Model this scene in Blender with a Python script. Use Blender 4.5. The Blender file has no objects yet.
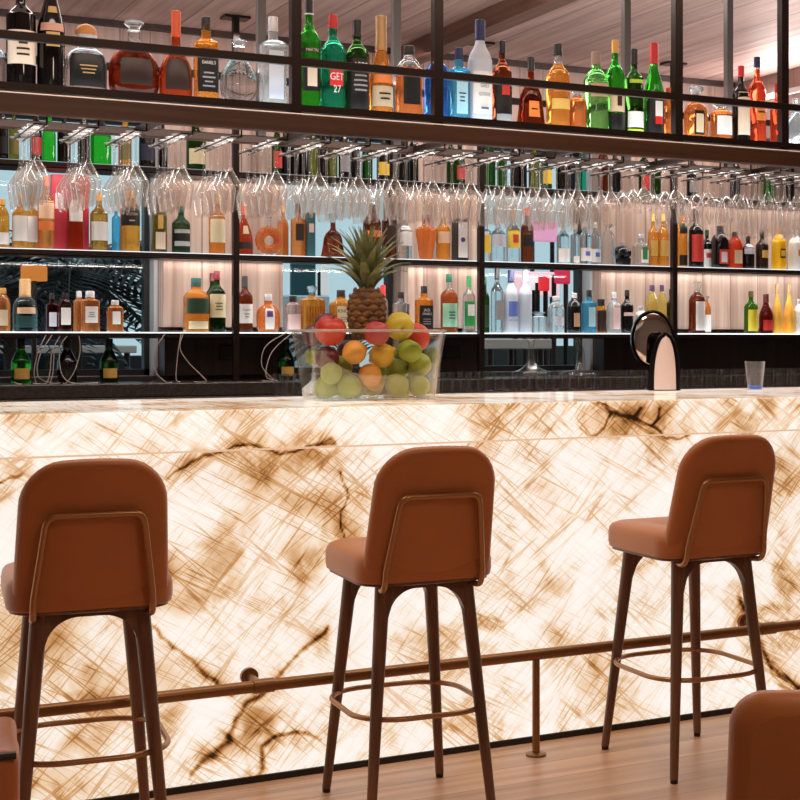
import bpy, bmesh, math, random
from mathutils import Vector, Matrix, noise
scene = bpy.context.scene
COL = scene.collection
R = math.radians
rnd = random.Random(7)

# ------------------------------------------------------------------ render look
scene.view_settings.view_transform = 'Standard'
scene.view_settings.look = 'None'
scene.view_settings.gamma = 1
scene.view_settings.use_curve_mapping = False
scene.view_settings.exposure = 0.0
cy = scene.cycles
cy.max_bounces = 14; cy.transmission_bounces = 12; cy.transparent_max_bounces = 48
cy.diffuse_bounces = 3; cy.glossy_bounces = 4
cy.caustics_reflective = False; cy.caustics_refractive = False
cy.sample_clamp_indirect = 4.0
cy.use_denoising = True

# ------------------------------------------------------------------ materials
MATS = {}
def new_mat(name):
    m = bpy.data.materials.new(name); m.use_nodes = True
    m.node_tree.nodes.clear()
    return m, m.node_tree.nodes, m.node_tree.links
def N(nodes, typ, **kw):
    n = nodes.new(typ)
    for k, v in kw.items():
        setattr(n, k, v)
    return n
def srgb(r, g, b):
    f = lambda c: (c/255/12.92) if c/255 <= .04045 else ((c/255+.055)/1.055)**2.4
    return (f(r), f(g), f(b), 1)
def principled(name, col, rough=.5, metal=0, spec=.5, noise_amt=0, noise_scale=20, emis=0, coat=0, bump=0):
    if name in MATS: return MATS[name]
    m, n, l = new_mat(name)
    out = N(n, 'ShaderNodeOutputMaterial'); p = N(n, 'ShaderNodeBsdfPrincipled')
    p.inputs['Base Color'].default_value = col; p.inputs['Roughness'].default_value = rough
    p.inputs['Metallic'].default_value = metal; p.inputs['Specular IOR Level'].default_value = spec
    p.inputs['Coat Weight'].default_value = coat
    if emis:
        p.inputs['Emission Color'].default_value = col; p.inputs['Emission Strength'].default_value = emis
    if noise_amt or bump:
        tc = N(n, 'ShaderNodeTexCoord'); nz = N(n, 'ShaderNodeTexNoise'); nz.inputs['Scale'].default_value = noise_scale
        nz.inputs['Detail'].default_value = 4
        l.new(tc.outputs['Object'], nz.inputs['Vector'])
        if noise_amt:
            mx = N(n, 'ShaderNodeMix', data_type='RGBA')
            mx.inputs[6].default_value = tuple(c*(1-noise_amt) for c in col[:3])+(1,)
            mx.inputs[7].default_value = tuple(min(1, c*(1+noise_amt)) for c in col[:3])+(1,)
            l.new(nz.outputs['Fac'], mx.inputs[0]); l.new(mx.outputs[2], p.inputs['Base Color'])
        if bump:
            bp = N(n, 'ShaderNodeBump'); bp.inputs['Strength'].default_value = bump; bp.inputs['Distance'].default_value = .002
            l.new(nz.outputs['Fac'], bp.inputs['Height']); l.new(bp.outputs['Normal'], p.inputs['Normal'])
    l.new(p.outputs[0], out.inputs[0])
    MATS[name] = m
    return m
def emission(name, col, strength):
    m, n, l = new_mat(name)
    out = N(n, 'ShaderNodeOutputMaterial'); e = N(n, 'ShaderNodeEmission')
    e.inputs[0].default_value = col; e.inputs[1].default_value = strength
    l.new(e.outputs[0], out.inputs[0]); MATS[name] = m
    return m
def solid_glass(name, col, rough=.02, ior=1.35, clear=.12, milky=0.0):
    # tinted bottle glass with its liquid: refraction, some straight-through light and a little body scatter
    if name in MATS: return MATS[name]
    m, n, l = new_mat(name)
    out = N(n, 'ShaderNodeOutputMaterial'); p = N(n, 'ShaderNodeBsdfPrincipled')
    p.inputs['Base Color'].default_value = col; p.inputs['Transmission Weight'].default_value = 1-milky
    p.inputs['Roughness'].default_value = rough; p.inputs['IOR'].default_value = ior
    t = N(n, 'ShaderNodeBsdfTransparent'); t.inputs[0].default_value = col
    mx = N(n, 'ShaderNodeMixShader'); mx.inputs[0].default_value = clear
    l.new(p.outputs[0], mx.inputs[1]); l.new(t.outputs[0], mx.inputs[2]); l.new(mx.outputs[0], out.inputs[0])
    MATS[name] = m
    return m
def thin_glass(name, tint=(1, 1, 1, 1), edge=.55, base=.04, rough=.03, ecol=(1, 1, 1, 1), body=0.0, power=2.6):
    # one-layer blown glass: straight through face-on, glossy towards the rim; body mixes in white for bright reflections
    if name in MATS: return MATS[name]
    m, n, l = new_mat(name)
    out = N(n, 'ShaderNodeOutputMaterial')
    t = N(n, 'ShaderNodeBsdfTransparent'); t.inputs[0].default_value = tint
    g = N(n, 'ShaderNodeBsdfGlossy'); g.inputs[0].default_value = ecol; g.inputs['Roughness'].default_value = rough
    lw = N(n, 'ShaderNodeLayerWeight'); lw.inputs['Blend'].default_value = .5
    pw = N(n, 'ShaderNodeMath', operation='POWER'); pw.inputs[1].default_value = power
    ml = N(n, 'ShaderNodeMath', operation='MULTIPLY_ADD'); ml.inputs[1].default_value = edge; ml.inputs[2].default_value = base
    l.new(lw.outputs['Facing'], pw.inputs[0]); l.new(pw.outputs[0], ml.inputs[0])
    df = N(n, 'ShaderNodeBsdfTranslucent'); df.inputs[0].default_value = (.95, .93, .91, 1)
    d2 = N(n, 'ShaderNodeBsdfDiffuse'); d2.inputs[0].default_value = (.95, .93, .91, 1)
    md = N(n, 'ShaderNodeMixShader'); md.inputs[0].default_value = .5; l.new(df.outputs[0], md.inputs[1]); l.new(d2.outputs[0], md.inputs[2])
    mg = N(n, 'ShaderNodeMixShader'); mg.inputs[0].default_value = body; l.new(g.outputs[0], mg.inputs[1]); l.new(md.outputs[0], mg.inputs[2])
    mx = N(n, 'ShaderNodeMixShader')
    l.new(ml.outputs[0], mx.inputs[0]); l.new(t.outputs[0], mx.inputs[1]); l.new(mg.outputs[0], mx.inputs[2])
    l.new(mx.outputs[0], out.inputs[0]); MATS[name] = m
    return m
def wood(name, c1, c2, axis='Z', plank=.0, rough=.45, scale=1.0, gap=.35, offset_axis=None):
    # streaky grain along AXIS, boards PLANK wide across it
    m, n, l = new_mat(name)
    out = N(n, 'ShaderNodeOutputMaterial'); p = N(n, 'ShaderNodeBsdfPrincipled')
    p.inputs['Roughness'].default_value = rough
    geo = N(n, 'ShaderNodeNewGeometry'); mp = N(n, 'ShaderNodeMapping')
    s = {'X': (1.2, 26, 26), 'Y': (26, 1.2, 26), 'Z': (26, 26, 1.2)}[axis]
    mp.inputs['Scale'].default_value = tuple(v*scale for v in s)
    l.new(geo.outputs['Position'], mp.inputs['Vector'])
    nz = N(n, 'ShaderNodeTexNoise'); nz.inputs['Scale'].default_value = 1; nz.inputs['Detail'].default_value = 6; nz.inputs['Distortion'].default_value = .6
    l.new(mp.outputs[0], nz.inputs['Vector'])
    rp = N(n, 'ShaderNodeValToRGB')
    rp.color_ramp.elements[0].position = .3; rp.color_ramp.elements[0].color = c1
    rp.color_ramp.elements[1].position = .72; rp.color_ramp.elements[1].color = c2
    l.new(nz.outputs['Fac'], rp.inputs[0])
    last = rp.outputs[0]
    if plank:
        sp = N(n, 'ShaderNodeSeparateXYZ'); l.new(geo.outputs['Position'], sp.inputs[0])
        ax = offset_axis or ('X' if axis != 'X' else 'Y')
        dv = N(n, 'ShaderNodeMath', operation='DIVIDE'); dv.inputs[1].default_value = plank
        l.new(sp.outputs[ax], dv.inputs[0])
        fl = N(n, 'ShaderNodeMath', operation='FLOOR'); l.new(dv.outputs[0], fl.inputs[0])
        wn = N(n, 'ShaderNodeTexWhiteNoise', noise_dimensions='1D'); l.new(fl.outputs[0], wn.inputs['W'])
        fr = N(n, 'ShaderNodeMath', operation='FRACT'); l.new(dv.outputs[0], fr.inputs[0])
        lt = N(n, 'ShaderNodeMath', operation='LESS_THAN'); lt.inputs[1].default_value = .03
        l.new(fr.outputs[0], lt.inputs[0])
        hs = N(n, 'ShaderNodeHueSaturation')
        vv = N(n, 'ShaderNodeMapRange'); vv.inputs[3].default_value = .82; vv.inputs[4].default_value = 1.14
        l.new(wn.outputs['Value'], vv.inputs[0]); l.new(vv.outputs[0], hs.inputs['Value']); l.new(last, hs.inputs['Color'])
        mx = N(n, 'ShaderNodeMix', data_type='RGBA'); l.new(hs.outputs[0], mx.inputs[6])
        mx.inputs[7].default_value = tuple(v*gap for v in c1[:3])+(1,)
        l.new(lt.outputs[0], mx.inputs[0]); last = mx.outputs[2]
    l.new(last, p.inputs['Base Color']); l.new(p.outputs[0], out.inputs[0])
    MATS[name] = m
    return m

def onyx(name, strength, rough=.25, top=False):
    # backlit translucent stone: white body, tan clouds, two families of hair-line fractures, painted fissures in 'vein'
    m, n, l = new_mat(name)
    out = N(n, 'ShaderNodeOutputMaterial'); p = N(n, 'ShaderNodeBsdfPrincipled')
    geo = N(n, 'ShaderNodeNewGeometry')
    def noise_tex(scale, detail, dist=0, rot=None, sc=None):
        v = geo.outputs['Position']
        if rot is not None or sc is not None:
            mp = N(n, 'ShaderNodeMapping'); l.new(v, mp.inputs[0]); v = mp.outputs[0]
            if rot: mp.inputs['Rotation'].default_value = rot
            if sc: mp.inputs['Scale'].default_value = sc
        t = N(n, 'ShaderNodeTexNoise'); t.inputs['Scale'].default_value = scale; t.inputs['Detail'].default_value = detail
        t.inputs['Distortion'].default_value = dist; l.new(v, t.inputs['Vector'])
        return t.outputs['Fac']
    def math_(op, a, b=None, c=None, clamp=False):
        x = N(n, 'ShaderNodeMath', operation=op); x.use_clamp = clamp
        for i, v in enumerate((a, b, c)):
            if v is None: continue
            if isinstance(v, (int, float)): x.inputs[i].default_value = v
            else: l.new(v, x.inputs[i])
        return x.outputs[0]
    def rng(v, a, b, lo=0, hi=1):
        x = N(n, 'ShaderNodeMapRange', interpolation_type='SMOOTHSTEP')
        x.inputs[1].default_value = a; x.inputs[2].default_value = b; x.inputs[3].default_value = lo; x.inputs[4].default_value = hi
        l.new(v, x.inputs[0]); return x.outputs[0]
    cloud = rng(noise_tex(2.3, 7, 1.0), .40, .76)
    fine = rng(noise_tex(9, 7, .6), .42, .74)
    patch = rng(noise_tex(2.8, 4, .5), .34, .64)
    def hair(angle, along, across, w, seed):
        # ridges of a noise stretched along one fracture direction: fine straight lines
        a_ = N(n, 'ShaderNodeMapping'); a_.inputs['Rotation'].default_value = (0, R(angle), 0); a_.inputs['Location'].default_value = (seed, 0, seed*.7)
        b_ = N(n, 'ShaderNodeMapping'); b_.inputs['Scale'].default_value = (along, 1.0, across)
        l.new(geo.outputs['Position'], a_.inputs[0]); l.new(a_.outputs[0], b_.inputs[0])
        tx = N(n, 'ShaderNodeTexNoise'); tx.inputs['Scale'].default_value = 1; tx.inputs['Detail'].default_value = 1.6; tx.inputs['Roughness'].default_value = .6
        l.new(b_.outputs[0], tx.inputs['Vector'])
        d = math_('ABSOLUTE', math_('SUBTRACT', tx.outputs['Fac'], .5))
        return math_('SUBTRACT', 1, rng(d, 0.0, w))
    h1 = math_('MAXIMUM', hair(38, .55, 26, .022, 1.3), hair(52, .8, 38, .024, 4.1))
    h2 = math_('MAXIMUM', hair(-42, .55, 24, .021, 7.7), hair(-28, .8, 40, .022, 9.2))
    p1 = rng(noise_tex(3.7, 3), .36, .6)
    hairs = math_('MAXIMUM', math_('MULTIPLY', h1, math_('MULTIPLY_ADD', patch, .30, .46)), math_('MULTIPLY', h2, math_('MULTIPLY_ADD', p1, .38, .42)))
    at = N(n, 'ShaderNodeAttribute'); at.attribute_name = 'vein'
    sep = N(n, 'ShaderNodeSeparateColor'); l.new(at.outputs['Color'], sep.inputs[0])
    halo, crack = sep.outputs[0], sep.outputs[1]
    halo_n = math_('MULTIPLY', halo, rng(noise_tex(12, 7, .8), .3, .66, .30, 1.2))
    crack_n = math_('MULTIPLY', crack, rng(noise_tex(26, 5, .5), .34, .6, .7, 1.0))
    f = math_('ADD', math_('MULTIPLY', cloud, .36), math_('MULTIPLY', fine, .22))
    f = math_('ADD', f, math_('MULTIPLY', hairs, .32))
    f = math_('ADD', f, math_('MULTIPLY', halo_n, .50))
    f = math_('ADD', f, math_('MULTIPLY', crack_n, .50), clamp=True)
    rp = N(n, 'ShaderNodeValToRGB'); e = rp.color_ramp.elements
    e[0].position = 0.03; e[0].color = srgb(255, 250, 244)
    e[1].position = 1.0; e[1].color = srgb(40, 22, 12)
    for pos, c in ((.18, (252, 240, 228)), (.34, (236, 204, 168)), (.52, (202, 150, 96)), (.72, (146, 92, 46)), (.88, (74, 44, 24))):
        q = e.new(pos); q.color = srgb(*c)
    l.new(f, rp.inputs[0])
    dk = N(n, 'ShaderNodeMix', data_type='RGBA', blend_type='MULTIPLY'); dk.inputs[0].default_value = 1
    dk.inputs[7].default_value = (1, 1, 1, 1) if top else (.22, .22, .22, 1)
    l.new(rp.outputs[0], dk.inputs[6])
    p.inputs['Roughness'].default_value = rough
    l.new(dk.outputs[2], p.inputs['Base Color']); l.new(rp.outputs[0], p.inputs['Emission Color'])
    p.inputs['Emission Strength'].default_value = strength
    if not top: p.inputs['Specular IOR Level'].default_value = .3
    l.new(p.outputs[0], out.inputs[0]); MATS[name] = m
    return m

def leather(name, col, seam=None):
    m, n, l = new_mat(name)
    out = N(n, 'ShaderNodeOutputMaterial'); p = N(n, 'ShaderNodeBsdfPrincipled')
    tc = N(n, 'ShaderNodeTexCoord'); vo = N(n, 'ShaderNodeTexVoronoi'); vo.inputs['Scale'].default_value = 260
    nz = N(n, 'ShaderNodeTexNoise'); nz.inputs['Scale'].default_value = 7; nz.inputs['Detail'].default_value = 5
    l.new(tc.outputs['Object'], vo.inputs['Vector']); l.new(tc.outputs['Object'], nz.inputs['Vector'])
    mx = N(n, 'ShaderNodeMix', data_type='RGBA')
    mx.inputs[6].default_value = tuple(c*.85 for c in col[:3])+(1,); mx.inputs[7].default_value = tuple(min(1, c*1.15) for c in col[:3])+(1,)
    l.new(nz.outputs['Fac'], mx.inputs[0]); l.new(mx.outputs[2], p.inputs['Base Color'])
    bp = N(n, 'ShaderNodeBump'); bp.inputs['Strength'].default_value = .12; bp.inputs['Distance'].default_value = .001
    l.new(vo.outputs['Distance'], bp.inputs['Height']); l.new(bp.outputs[0], p.inputs['Normal'])
    p.inputs['Roughness'].default_value = .42; p.inputs['Sheen Weight'].default_value = .15
    l.new(p.outputs[0], out.inputs[0]); MATS[name] = m
    return m

# ------------------------------------------------------------------ mesh building
class G:
    def __init__(s): s.v = []; s.f = []; s.mi = []
    def add(s, vs, fs, mi=0):
        o = len(s.v); s.v += [tuple(v) for v in vs]; s.f += [tuple(i+o for i in f) for f in fs]; s.mi += [mi]*len(fs); return s
    def box(s, x0, x1, y0, y1, z0, z1, mi=0):
        vs = [(x, y, z) for x in (x0, x1) for y in (y0, y1) for z in (z0, z1)]
        return s.add(vs, [(0, 1, 3, 2), (4, 6, 7, 5), (0, 4, 5, 1), (2, 3, 7, 6), (0, 2, 6, 4), (1, 5, 7, 3)], mi)
    def bbox(s, x0, x1, y0, y1, z0, z1, r=.005, seg=2, mi=0):
        bm = bmesh.new(); bmesh.ops.create_cube(bm, size=1)
        for v in bm.verts:
            v.co = Vector((x0+(v.co.x+.5)*(x1-x0), y0+(v.co.y+.5)*(y1-y0), z0+(v.co.z+.5)*(z1-z0)))
        bmesh.ops.bevel(bm, geom=bm.edges[:], offset=r, segments=seg, profile=.5, affect='EDGES')
        return s.bm(bm, mi)
    def bm(s, bm, mi=0, M=None):
        bm.verts.index_update()
        s.add([(M @ v.co if M else v.co)[:] for v in bm.verts], [[v.index for v in f.verts] for f in bm.faces], mi); bm.free(); return s
    def loft(s, rings, cap0=True, cap1=True, closed=True, mi=0):
        n = len(rings[0]); vs = [p for r in rings for p in r]; fs = []
        for i in range(len(rings)-1):
            for j in range(n if closed else n-1):
                k = (j+1) % n
                fs.append((i*n+j, i*n+k, (i+1)*n+k, (i+1)*n+j))
        if cap0: fs.append(tuple(range(n-1, -1, -1)))
        if cap1: fs.append(tuple((len(rings)-1)*n+j for j in range(n)))
        return s.add(vs, fs, mi)
    def tube(s, path, r, n=10, closed=False, mi=0, caps=True):
        P_ = [Vector(p) for p in path]; m = len(P_); rs = r if isinstance(r, (list, tuple)) else [r]*m
        rings = []; up = None
        for i in range(m):
            a = P_[(i-1) % m] if (closed or i > 0) else P_[0]; b = P_[(i+1) % m] if (closed or i < m-1) else P_[-1]
            t = (b-a).normalized()
            if up is None:
                up = Vector((0, 0, 1)) if abs(t.z) < .9 else Vector((0, 1, 0))
            u = (up - t*up.dot(t)).normalized(); w = t.cross(u); up = u
            rings.append([P_[i]+(u*math.cos(2*math.pi*k/n)+w*math.sin(2*math.pi*k/n))*rs[i] for k in range(n)])
        if closed:
            rings.append(rings[0]); return s.loft(rings, False, False, mi=mi)
        return s.loft(rings, caps, caps, mi=mi)
    def lathe(s, prof, n=24, c=(0, 0, 0), e=2, d=1., cap0=True, cap1=True, mi=0):
        rings = []
        for z, r in prof:
            ring = []
            for k in range(n):
                a = 2*math.pi*k/n+math.pi/n
                ca, sa = math.cos(a), math.sin(a)
                x = math.copysign(abs(ca)**(2/e), ca)*r; y = math.copysign(abs(sa)**(2/e), sa)*r*d
                ring.append((c[0]+x, c[1]+y, c[2]+z))
            rings.append(ring)
        return s.loft(rings, cap0, cap1, mi=mi)
    def mesh(s, name, mats, smooth=True, angle=40):
        me = bpy.data.meshes.new(name); me.from_pydata(s.v, [], s.f)
        for m in (mats if isinstance(mats, (list, tuple)) else [mats]): me.materials.append(m)
        me.polygons.foreach_set('material_index', s.mi)
        if smooth:
            me.polygons.foreach_set('use_smooth', [True]*len(me.polygons))
            me.set_sharp_from_angle(angle=R(angle))
        me.update()
        return me
    def build(s, name, mats, parent=None, smooth=True, angle=40, loc=None):
        o = bpy.data.objects.new(name, s.mesh(name, mats, smooth, angle)); COL.objects.link(o)
        if parent is not None: o.parent = parent
        if loc: o.location = loc
        return o

def link(name, me, parent=None, loc=None):
    o = bpy.data.objects.new(name, me); COL.objects.link(o)
    if parent is not None: o.parent = parent
    if loc: o.location = loc
    return o
def tag(o, label=None, cat=None, group=None, kind=None):
    for k, v in (('label', label), ('category', cat), ('group', group), ('kind', kind)):
        if v: o[k] = v
    return o
def thing(name, label, cat, loc=(0, 0, 0), rz=0, group=None):
    o = bpy.data.objects.new(name, None); COL.objects.link(o); o.empty_display_size = .05
    o.location = loc; o.rotation_euler = (0, 0, rz)
    return tag(o, label, cat, group)
def struct(o): o['kind'] = 'structure'; return o
def copy_tree(o, parent=None):
    c = o.copy(); COL.objects.link(c)
    if parent is not None: c.parent = parent
    for ch in list(o.children): copy_tree(ch, c)
    return c
def catmull(pts, k=3):
    out = []
    for i in range(len(pts)-1):
        p0 = pts[max(i-1, 0)]; p1 = pts[i]; p2 = pts[i+1]; p3 = pts[min(i+2, len(pts)-1)]
        for j in range(k):
            t = j/k
            q = []
            for a, b_, c, d in zip(p0, p1, p2, p3):
                v = .5*((2*b_)+(-a+c)*t+(2*a-5*b_+4*c-d)*t*t+(-a+3*b_-3*c+d)*t**3)
                q.append(max(min(b_, c), min(max(b_, c), v)) if len(p1) == 2 else v)
            out.append(tuple(q))
    out.append(tuple(pts[-1])); return out

# ------------------------------------------------------------------ palette
S = srgb
steel = principled('dark_steel', S(42, 30, 26), .38, .6)
greysteel = principled('grey_steel', S(92, 86, 84), .45, .4)
darkwood = wood('dark_walnut', S(34, 20, 15), S(62, 38, 28), 'Z', .0, .4)
beamwood = wood('beam_walnut', S(50, 29, 18), S(82, 50, 32), 'X', .0, .4)
panelwood = wood('pale_panel_wood', S(146, 116, 102), S(206, 180, 164), 'Z', .19, .5, gap=.7)
wallwood = wood('upper_wall_wood', S(138, 112, 104), S(176, 148, 138), 'Z', .14, .5, gap=.5)
ceilwood = wood('ceiling_wood', S(176, 146, 138), S(222, 196, 188), 'Y', .30, .5, gap=.7)
beamdark = wood('ceiling_beam_wood', S(96, 68, 56), S(140, 104, 88), 'Y', 0, .5)
floorwood = wood('floor_wood', S(196, 152, 122), S(236, 196, 164), 'X', .16, .38, scale=.8, gap=.8, offset_axis='Y')
leather_tan = leather('tan_leather', S(186, 113, 60))
legwood = wood('stool_walnut', S(84, 56, 42), S(136, 96, 72), 'Z', 0, .36)
bronze = principled('bronze', S(176, 132, 92), .34, .7)
railmetal = principled('rail_bronze', S(142, 102, 66), .36, .7)
blackpl = principled('black_glide', S(18, 14, 12), .5)
led = emission('shelf_light', (.86, .96, 1, 1), 2.2)
led_rack = emission('rack_light', (.88, .96, 1, 1), 4.5)
led_dim = emission('shelf_light_dim', (.9, .96, 1, 1), .5)
led_mid = emission('shelf_light_mid', (.9, .97, 1, 1), 1.3)
onyx_front = onyx('backlit_onyx', .95)
onyx_edge = onyx('backlit_onyx_edge', 1.0)
onyx_top = onyx('onyx_top', .42, .12, True)
granite = principled('dark_granite', S(64, 56, 52), .25, noise_amt=.8, noise_scale=90)
wineglass_m = thin_glass('wine_glass', (.955, .93, .915, 1), 1.0, .06, .08, body=.5, power=1.9)
pane_m = thin_glass('window_pane', (.96, .98, .98, 1), .4, .012, .05)
clear_m = thin_glass('clear_thin', (.96, .965, .96, 1), .8, .05, .04, body=.4)
chrome = principled('chrome', S(200, 196, 196), .08, 1)
plaster = principled('plaster', S(205, 200, 198), .6)
GL = dict(
    black=principled('black_glass', S(12, 9, 9), .08, 0, .6),
    clear=solid_glass('clear_glass', S(236, 240, 242), clear=.3),
    crystal=solid_glass('crystal_glass', S(232, 242, 246), .12, clear=.2, milky=.25),
    dkclear=solid_glass('smoky_glass', S(150, 150, 150), clear=.3),
    green=solid_glass('green_glass', S(70, 205, 66), clear=.3, milky=0.055),
    ltgreen=solid_glass('light_green_glass', S(150, 228, 140), clear=.3, milky=0.055),
    dkgreen=solid_glass('dark_green_glass', S(56, 104, 44), clear=.3, milky=0.040),
    dkgreen2=solid_glass('olive_green_glass', S(86, 150, 40), clear=.3, milky=0.070),
    teal=solid_glass('teal_glass', S(50, 190, 150), clear=.3, milky=0.070),
    olive=solid_glass('olive_glass', S(150, 138, 62), clear=.3, milky=0.16),
    amber=solid_glass('amber_glass', S(248, 176, 84), clear=.28, milky=.27),
    gold=solid_glass('golden_glass', S(252, 186, 84), clear=.25, milky=.34),
    dkgold=solid_glass('dark_gold_glass', S(222, 170, 84), clear=.3, milky=0.2),
    dkamber=solid_glass('dark_amber_glass', S(150, 76, 44), clear=.3, milky=0.1),
    dkamber2=solid_glass('chestnut_glass', S(206, 122, 70), clear=.3, milky=0.14),
    cognac=solid_glass('cognac_glass', S(168, 74, 44), clear=.3, milky=0.030),
    orange=solid_glass('orange_glass', S(250, 166, 96), clear=.3, milky=0.24),
    redamber=solid_glass('red_amber_glass', S(222, 104, 60), clear=.3, milky=0.12),
    redorange=solid_glass('red_orange_glass', S(252, 110, 76), clear=.3, milky=0.2),
    dkred=solid_glass('dark_red_glass', S(120, 30, 30), clear=.3, milky=0.050),
    dkbrown=principled('dark_brown_glass', S(44, 26, 18), .1),
    blue=solid_glass('blue_glass', S(60, 140, 226), clear=.3, milky=0.2),
    ltblue=solid_glass('light_blue_glass', S(110, 205, 240), clear=.3, milky=0.3),
    dkblue=principled('blue_black_glass', S(20, 24, 38), .1),
    frost=solid_glass('frosted_glass', S(232, 238, 248), .4, clear=.1, milky=.6),
    pink=solid_glass('pink_glass', S(248, 214, 204), clear=.3, milky=0.25),
    clearyellow=solid_glass('pale_yellow_glass', S(244, 224, 140), clear=.3, milky=0.25),
    whiteglass=principled('white_glass', S(236, 234, 230), .15),
    yellow=principled('yellow_glass', S(246, 186, 30), .15),
    yelloworange=principled('yellow_orange_glass', S(250, 186, 76), .2),
)
PL = {k: principled('paint_'+k, S(*c), .45, mt) for k, (c, mt) in dict(
    black=((16, 13, 13), 0), blackfoil=((24, 18, 20), .2), darkcap=((40, 34, 32), .2), cork=((196, 128, 60), 0), orange=((214, 84, 34), 0),
    silver=((206, 206, 210), .5), blackring=((26, 24, 28), 0), redcap=((206, 34, 38), 0), redcap2=((112, 24, 40), 0), dkredcap=((86, 22, 26), 0),
    bronze=((176, 140, 96), .4), blue=((64, 130, 214), 0), navy=((24, 34, 84), 0), goldcap=((206, 160, 84), .4), tan=((150, 124, 110), 0),
    olivecap=((84, 78, 40), 0), dkgreencap=((14, 84, 60), 0), greencap=((14, 112, 52), 0), purplecap=((70, 40, 86), 0),
    cream=((232, 212, 190), 0), white=((240, 236, 232), 0), haze=((204, 206, 216), 0), peach=((214, 160, 140), 0), peach2=((246, 206, 170), 0), gold=((200, 164, 100), 0),
    darkbrown=((50, 28, 20), 0), red=((214, 40, 36), 0), orangelab=((236, 130, 60), 0), dkcream=((196, 172, 140), 0), goldlab=((222, 178, 92), 0),
    ltbluelab=((168, 214, 226), 0), redseal=((196, 48, 44), 0), grey=((150, 148, 148), 0), tanlab=((186, 150, 120), 0), beige=((214, 194, 160), 0), lime=((186, 216, 60), 0),
    redlab=((206, 62, 56), 0), navylab=((40, 46, 66), 0), creamlab=((236, 222, 180), 0), yellowlab=((244, 206, 70), 0), olivelab=((120, 110, 50), 0), silverlab=((186, 190, 188), 0),
    greenlab=((50, 150, 80), 0), bluelab=((96, 120, 200), 0), dkteal=((24, 74, 74), 0), dkgreenlab=((40, 72, 52), 0), purple=((90, 60, 130), 0), pinklab=((238, 206, 204), 0),
    mint=((150, 206, 176), 0), yellowgreen=((226, 206, 60), 0), ink=((40, 30, 28), 0), goldink=((190, 150, 100), 0), navyink=((30, 50, 90), 0), greyblue=((96, 112, 150), 0), peachink=((230, 190, 160), 0),
    crimson=((196, 50, 66), 0), tealbox=((40, 96, 104), 0)).items()}

# ------------------------------------------------------------------ camera
cd = bpy.data.cameras.new('camera'); cam = bpy.data.objects.new('camera', cd); COL.objects.link(cam)
cam.location = (0, 0, 1.30); cam.rotation_euler = (R(90), 0, -math.atan(1520/2700))
cd.sensor_width = 36; cd.lens = 1520/800*36; cd.shift_x = -.25; cd.shift_y = -.075
cd.clip_start = .05; cd.clip_end = 100
scene.camera = cam

# ------------------------------------------------------------------ room shell
X0, X1, Y0, Y1, CH = -3.6, 6.6, -2.6, 7.4, 2.80
struct(G().box(X0, X1, Y0, Y1+.15, -.12, 0).build('floor', floorwood, smooth=False))
struct(G().box(X0, X1, Y0, Y1+.15, CH, CH+.12).build('ceiling', ceilwood, smooth=False))
struct(G().box(X0-.15, X0, Y0, Y1+.15, 0, CH).build('wall_left', plaster, smooth=False))
struct(G().box(X1, X1+.15, Y0, Y1+.15, 0, CH).build('wall_right', plaster, smooth=False))
struct(G().box(X0-.15, X1+.15, Y0-.15, Y0, 0, CH).build('wall_behind', plaster, smooth=False))
# window bays and pale wood piers of the back wall
BAYS = [(-1.0, 1.70), (2.30, 2.945), (3.37, 4.075)]
PIERS = [(1.72, 2.30), (2.955, 3.37), (4.09, X1)]
ZS, ZH = 1.13, 2.36        # sill and head of the windows
g = G().box(X0, X1, Y1-.05, Y1+.15, ZH, CH)                      # upper wall
g.box(X0, -1.0, Y1-.05, Y1+.15, 0, ZH)
g.box(-1.0, X1, Y1-.05, Y1+.15, 0, ZS)
g.box(4.09, X1, Y1-.05, Y1+.15, ZS, ZH)
g.box(1.72, 2.30, Y1-.05, Y1+.15, ZS, ZH); g.box(2.955, 3.37, Y1-.05, Y1+.15, ZS, ZH)
struct(g.build('wall_back', wallwood, smooth=False))
for i, (a, b_) in enumerate(PIERS):
    struct(G().bbox(a, b_, 7.25, Y1-.05, 1.36, 2.36, .003, 1).build('trim_%d' % (i+1), panelwood, smooth=False))
    struct(G().bbox(a, b_, 7.22, Y1-.05, ZS, 1.345, .003, 1).build('trim_%d' % (i+11), darkwood, smooth=False))
frame_m = principled('window_frame', S(188, 188, 192), .4, .2)
framedk = principled('window_frame_dark', S(30, 32, 34), .4, .3)
for i, (a, b_) in enumerate(BAYS):
    w = struct(G().box(a, b_, 7.455, 7.465, ZS+.03, ZH-.03).build('window_%d' % (i+1), pane_m, smooth=False))
    f = G()
    for (p, q) in ((a, a+.025), (b_-.025, b_)): f.box(p, q, 7.44, 7.50, ZS, ZH)
    f.box(a, b_, 7.44, 7.50, ZS, ZS+.03); f.box(a, b_, 7.44, 7.50, ZH-.03, ZH)
    f.build('window_frame', framedk, w, smooth=False)
    if i != 1:
        G().box(b_, b_+.018, 7.35, 7.50, ZS, ZH).build('window_jamb', frame_m, w, smooth=False)
    G().box(a, b_, 7.30, 7.44, ZS-.02, ZS-.001).build('window_sill', greysteel, w, smooth=False)
# dropped beam and right-hand soffit
struct(G().bbox(2.92, 3.02, 2.2, Y1-.05, 2.71, CH, .003, 1).build('trim_21', beamdark, smooth=False))
struct(G().box(5.05, X1, 4.2, Y1-.05, 2.44, CH).build('trim_22', wallwood, smooth=False))
struct(G().box(5.03, 5.05, 4.2, Y1-.05, 2.66, 2.69).build('trim_23', plaster, smooth=False))
struct(G().box(X0, 5.03, Y1-.075, Y1-.05, CH-.03, CH).build('trim_24', darkwood, smooth=False))

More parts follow.
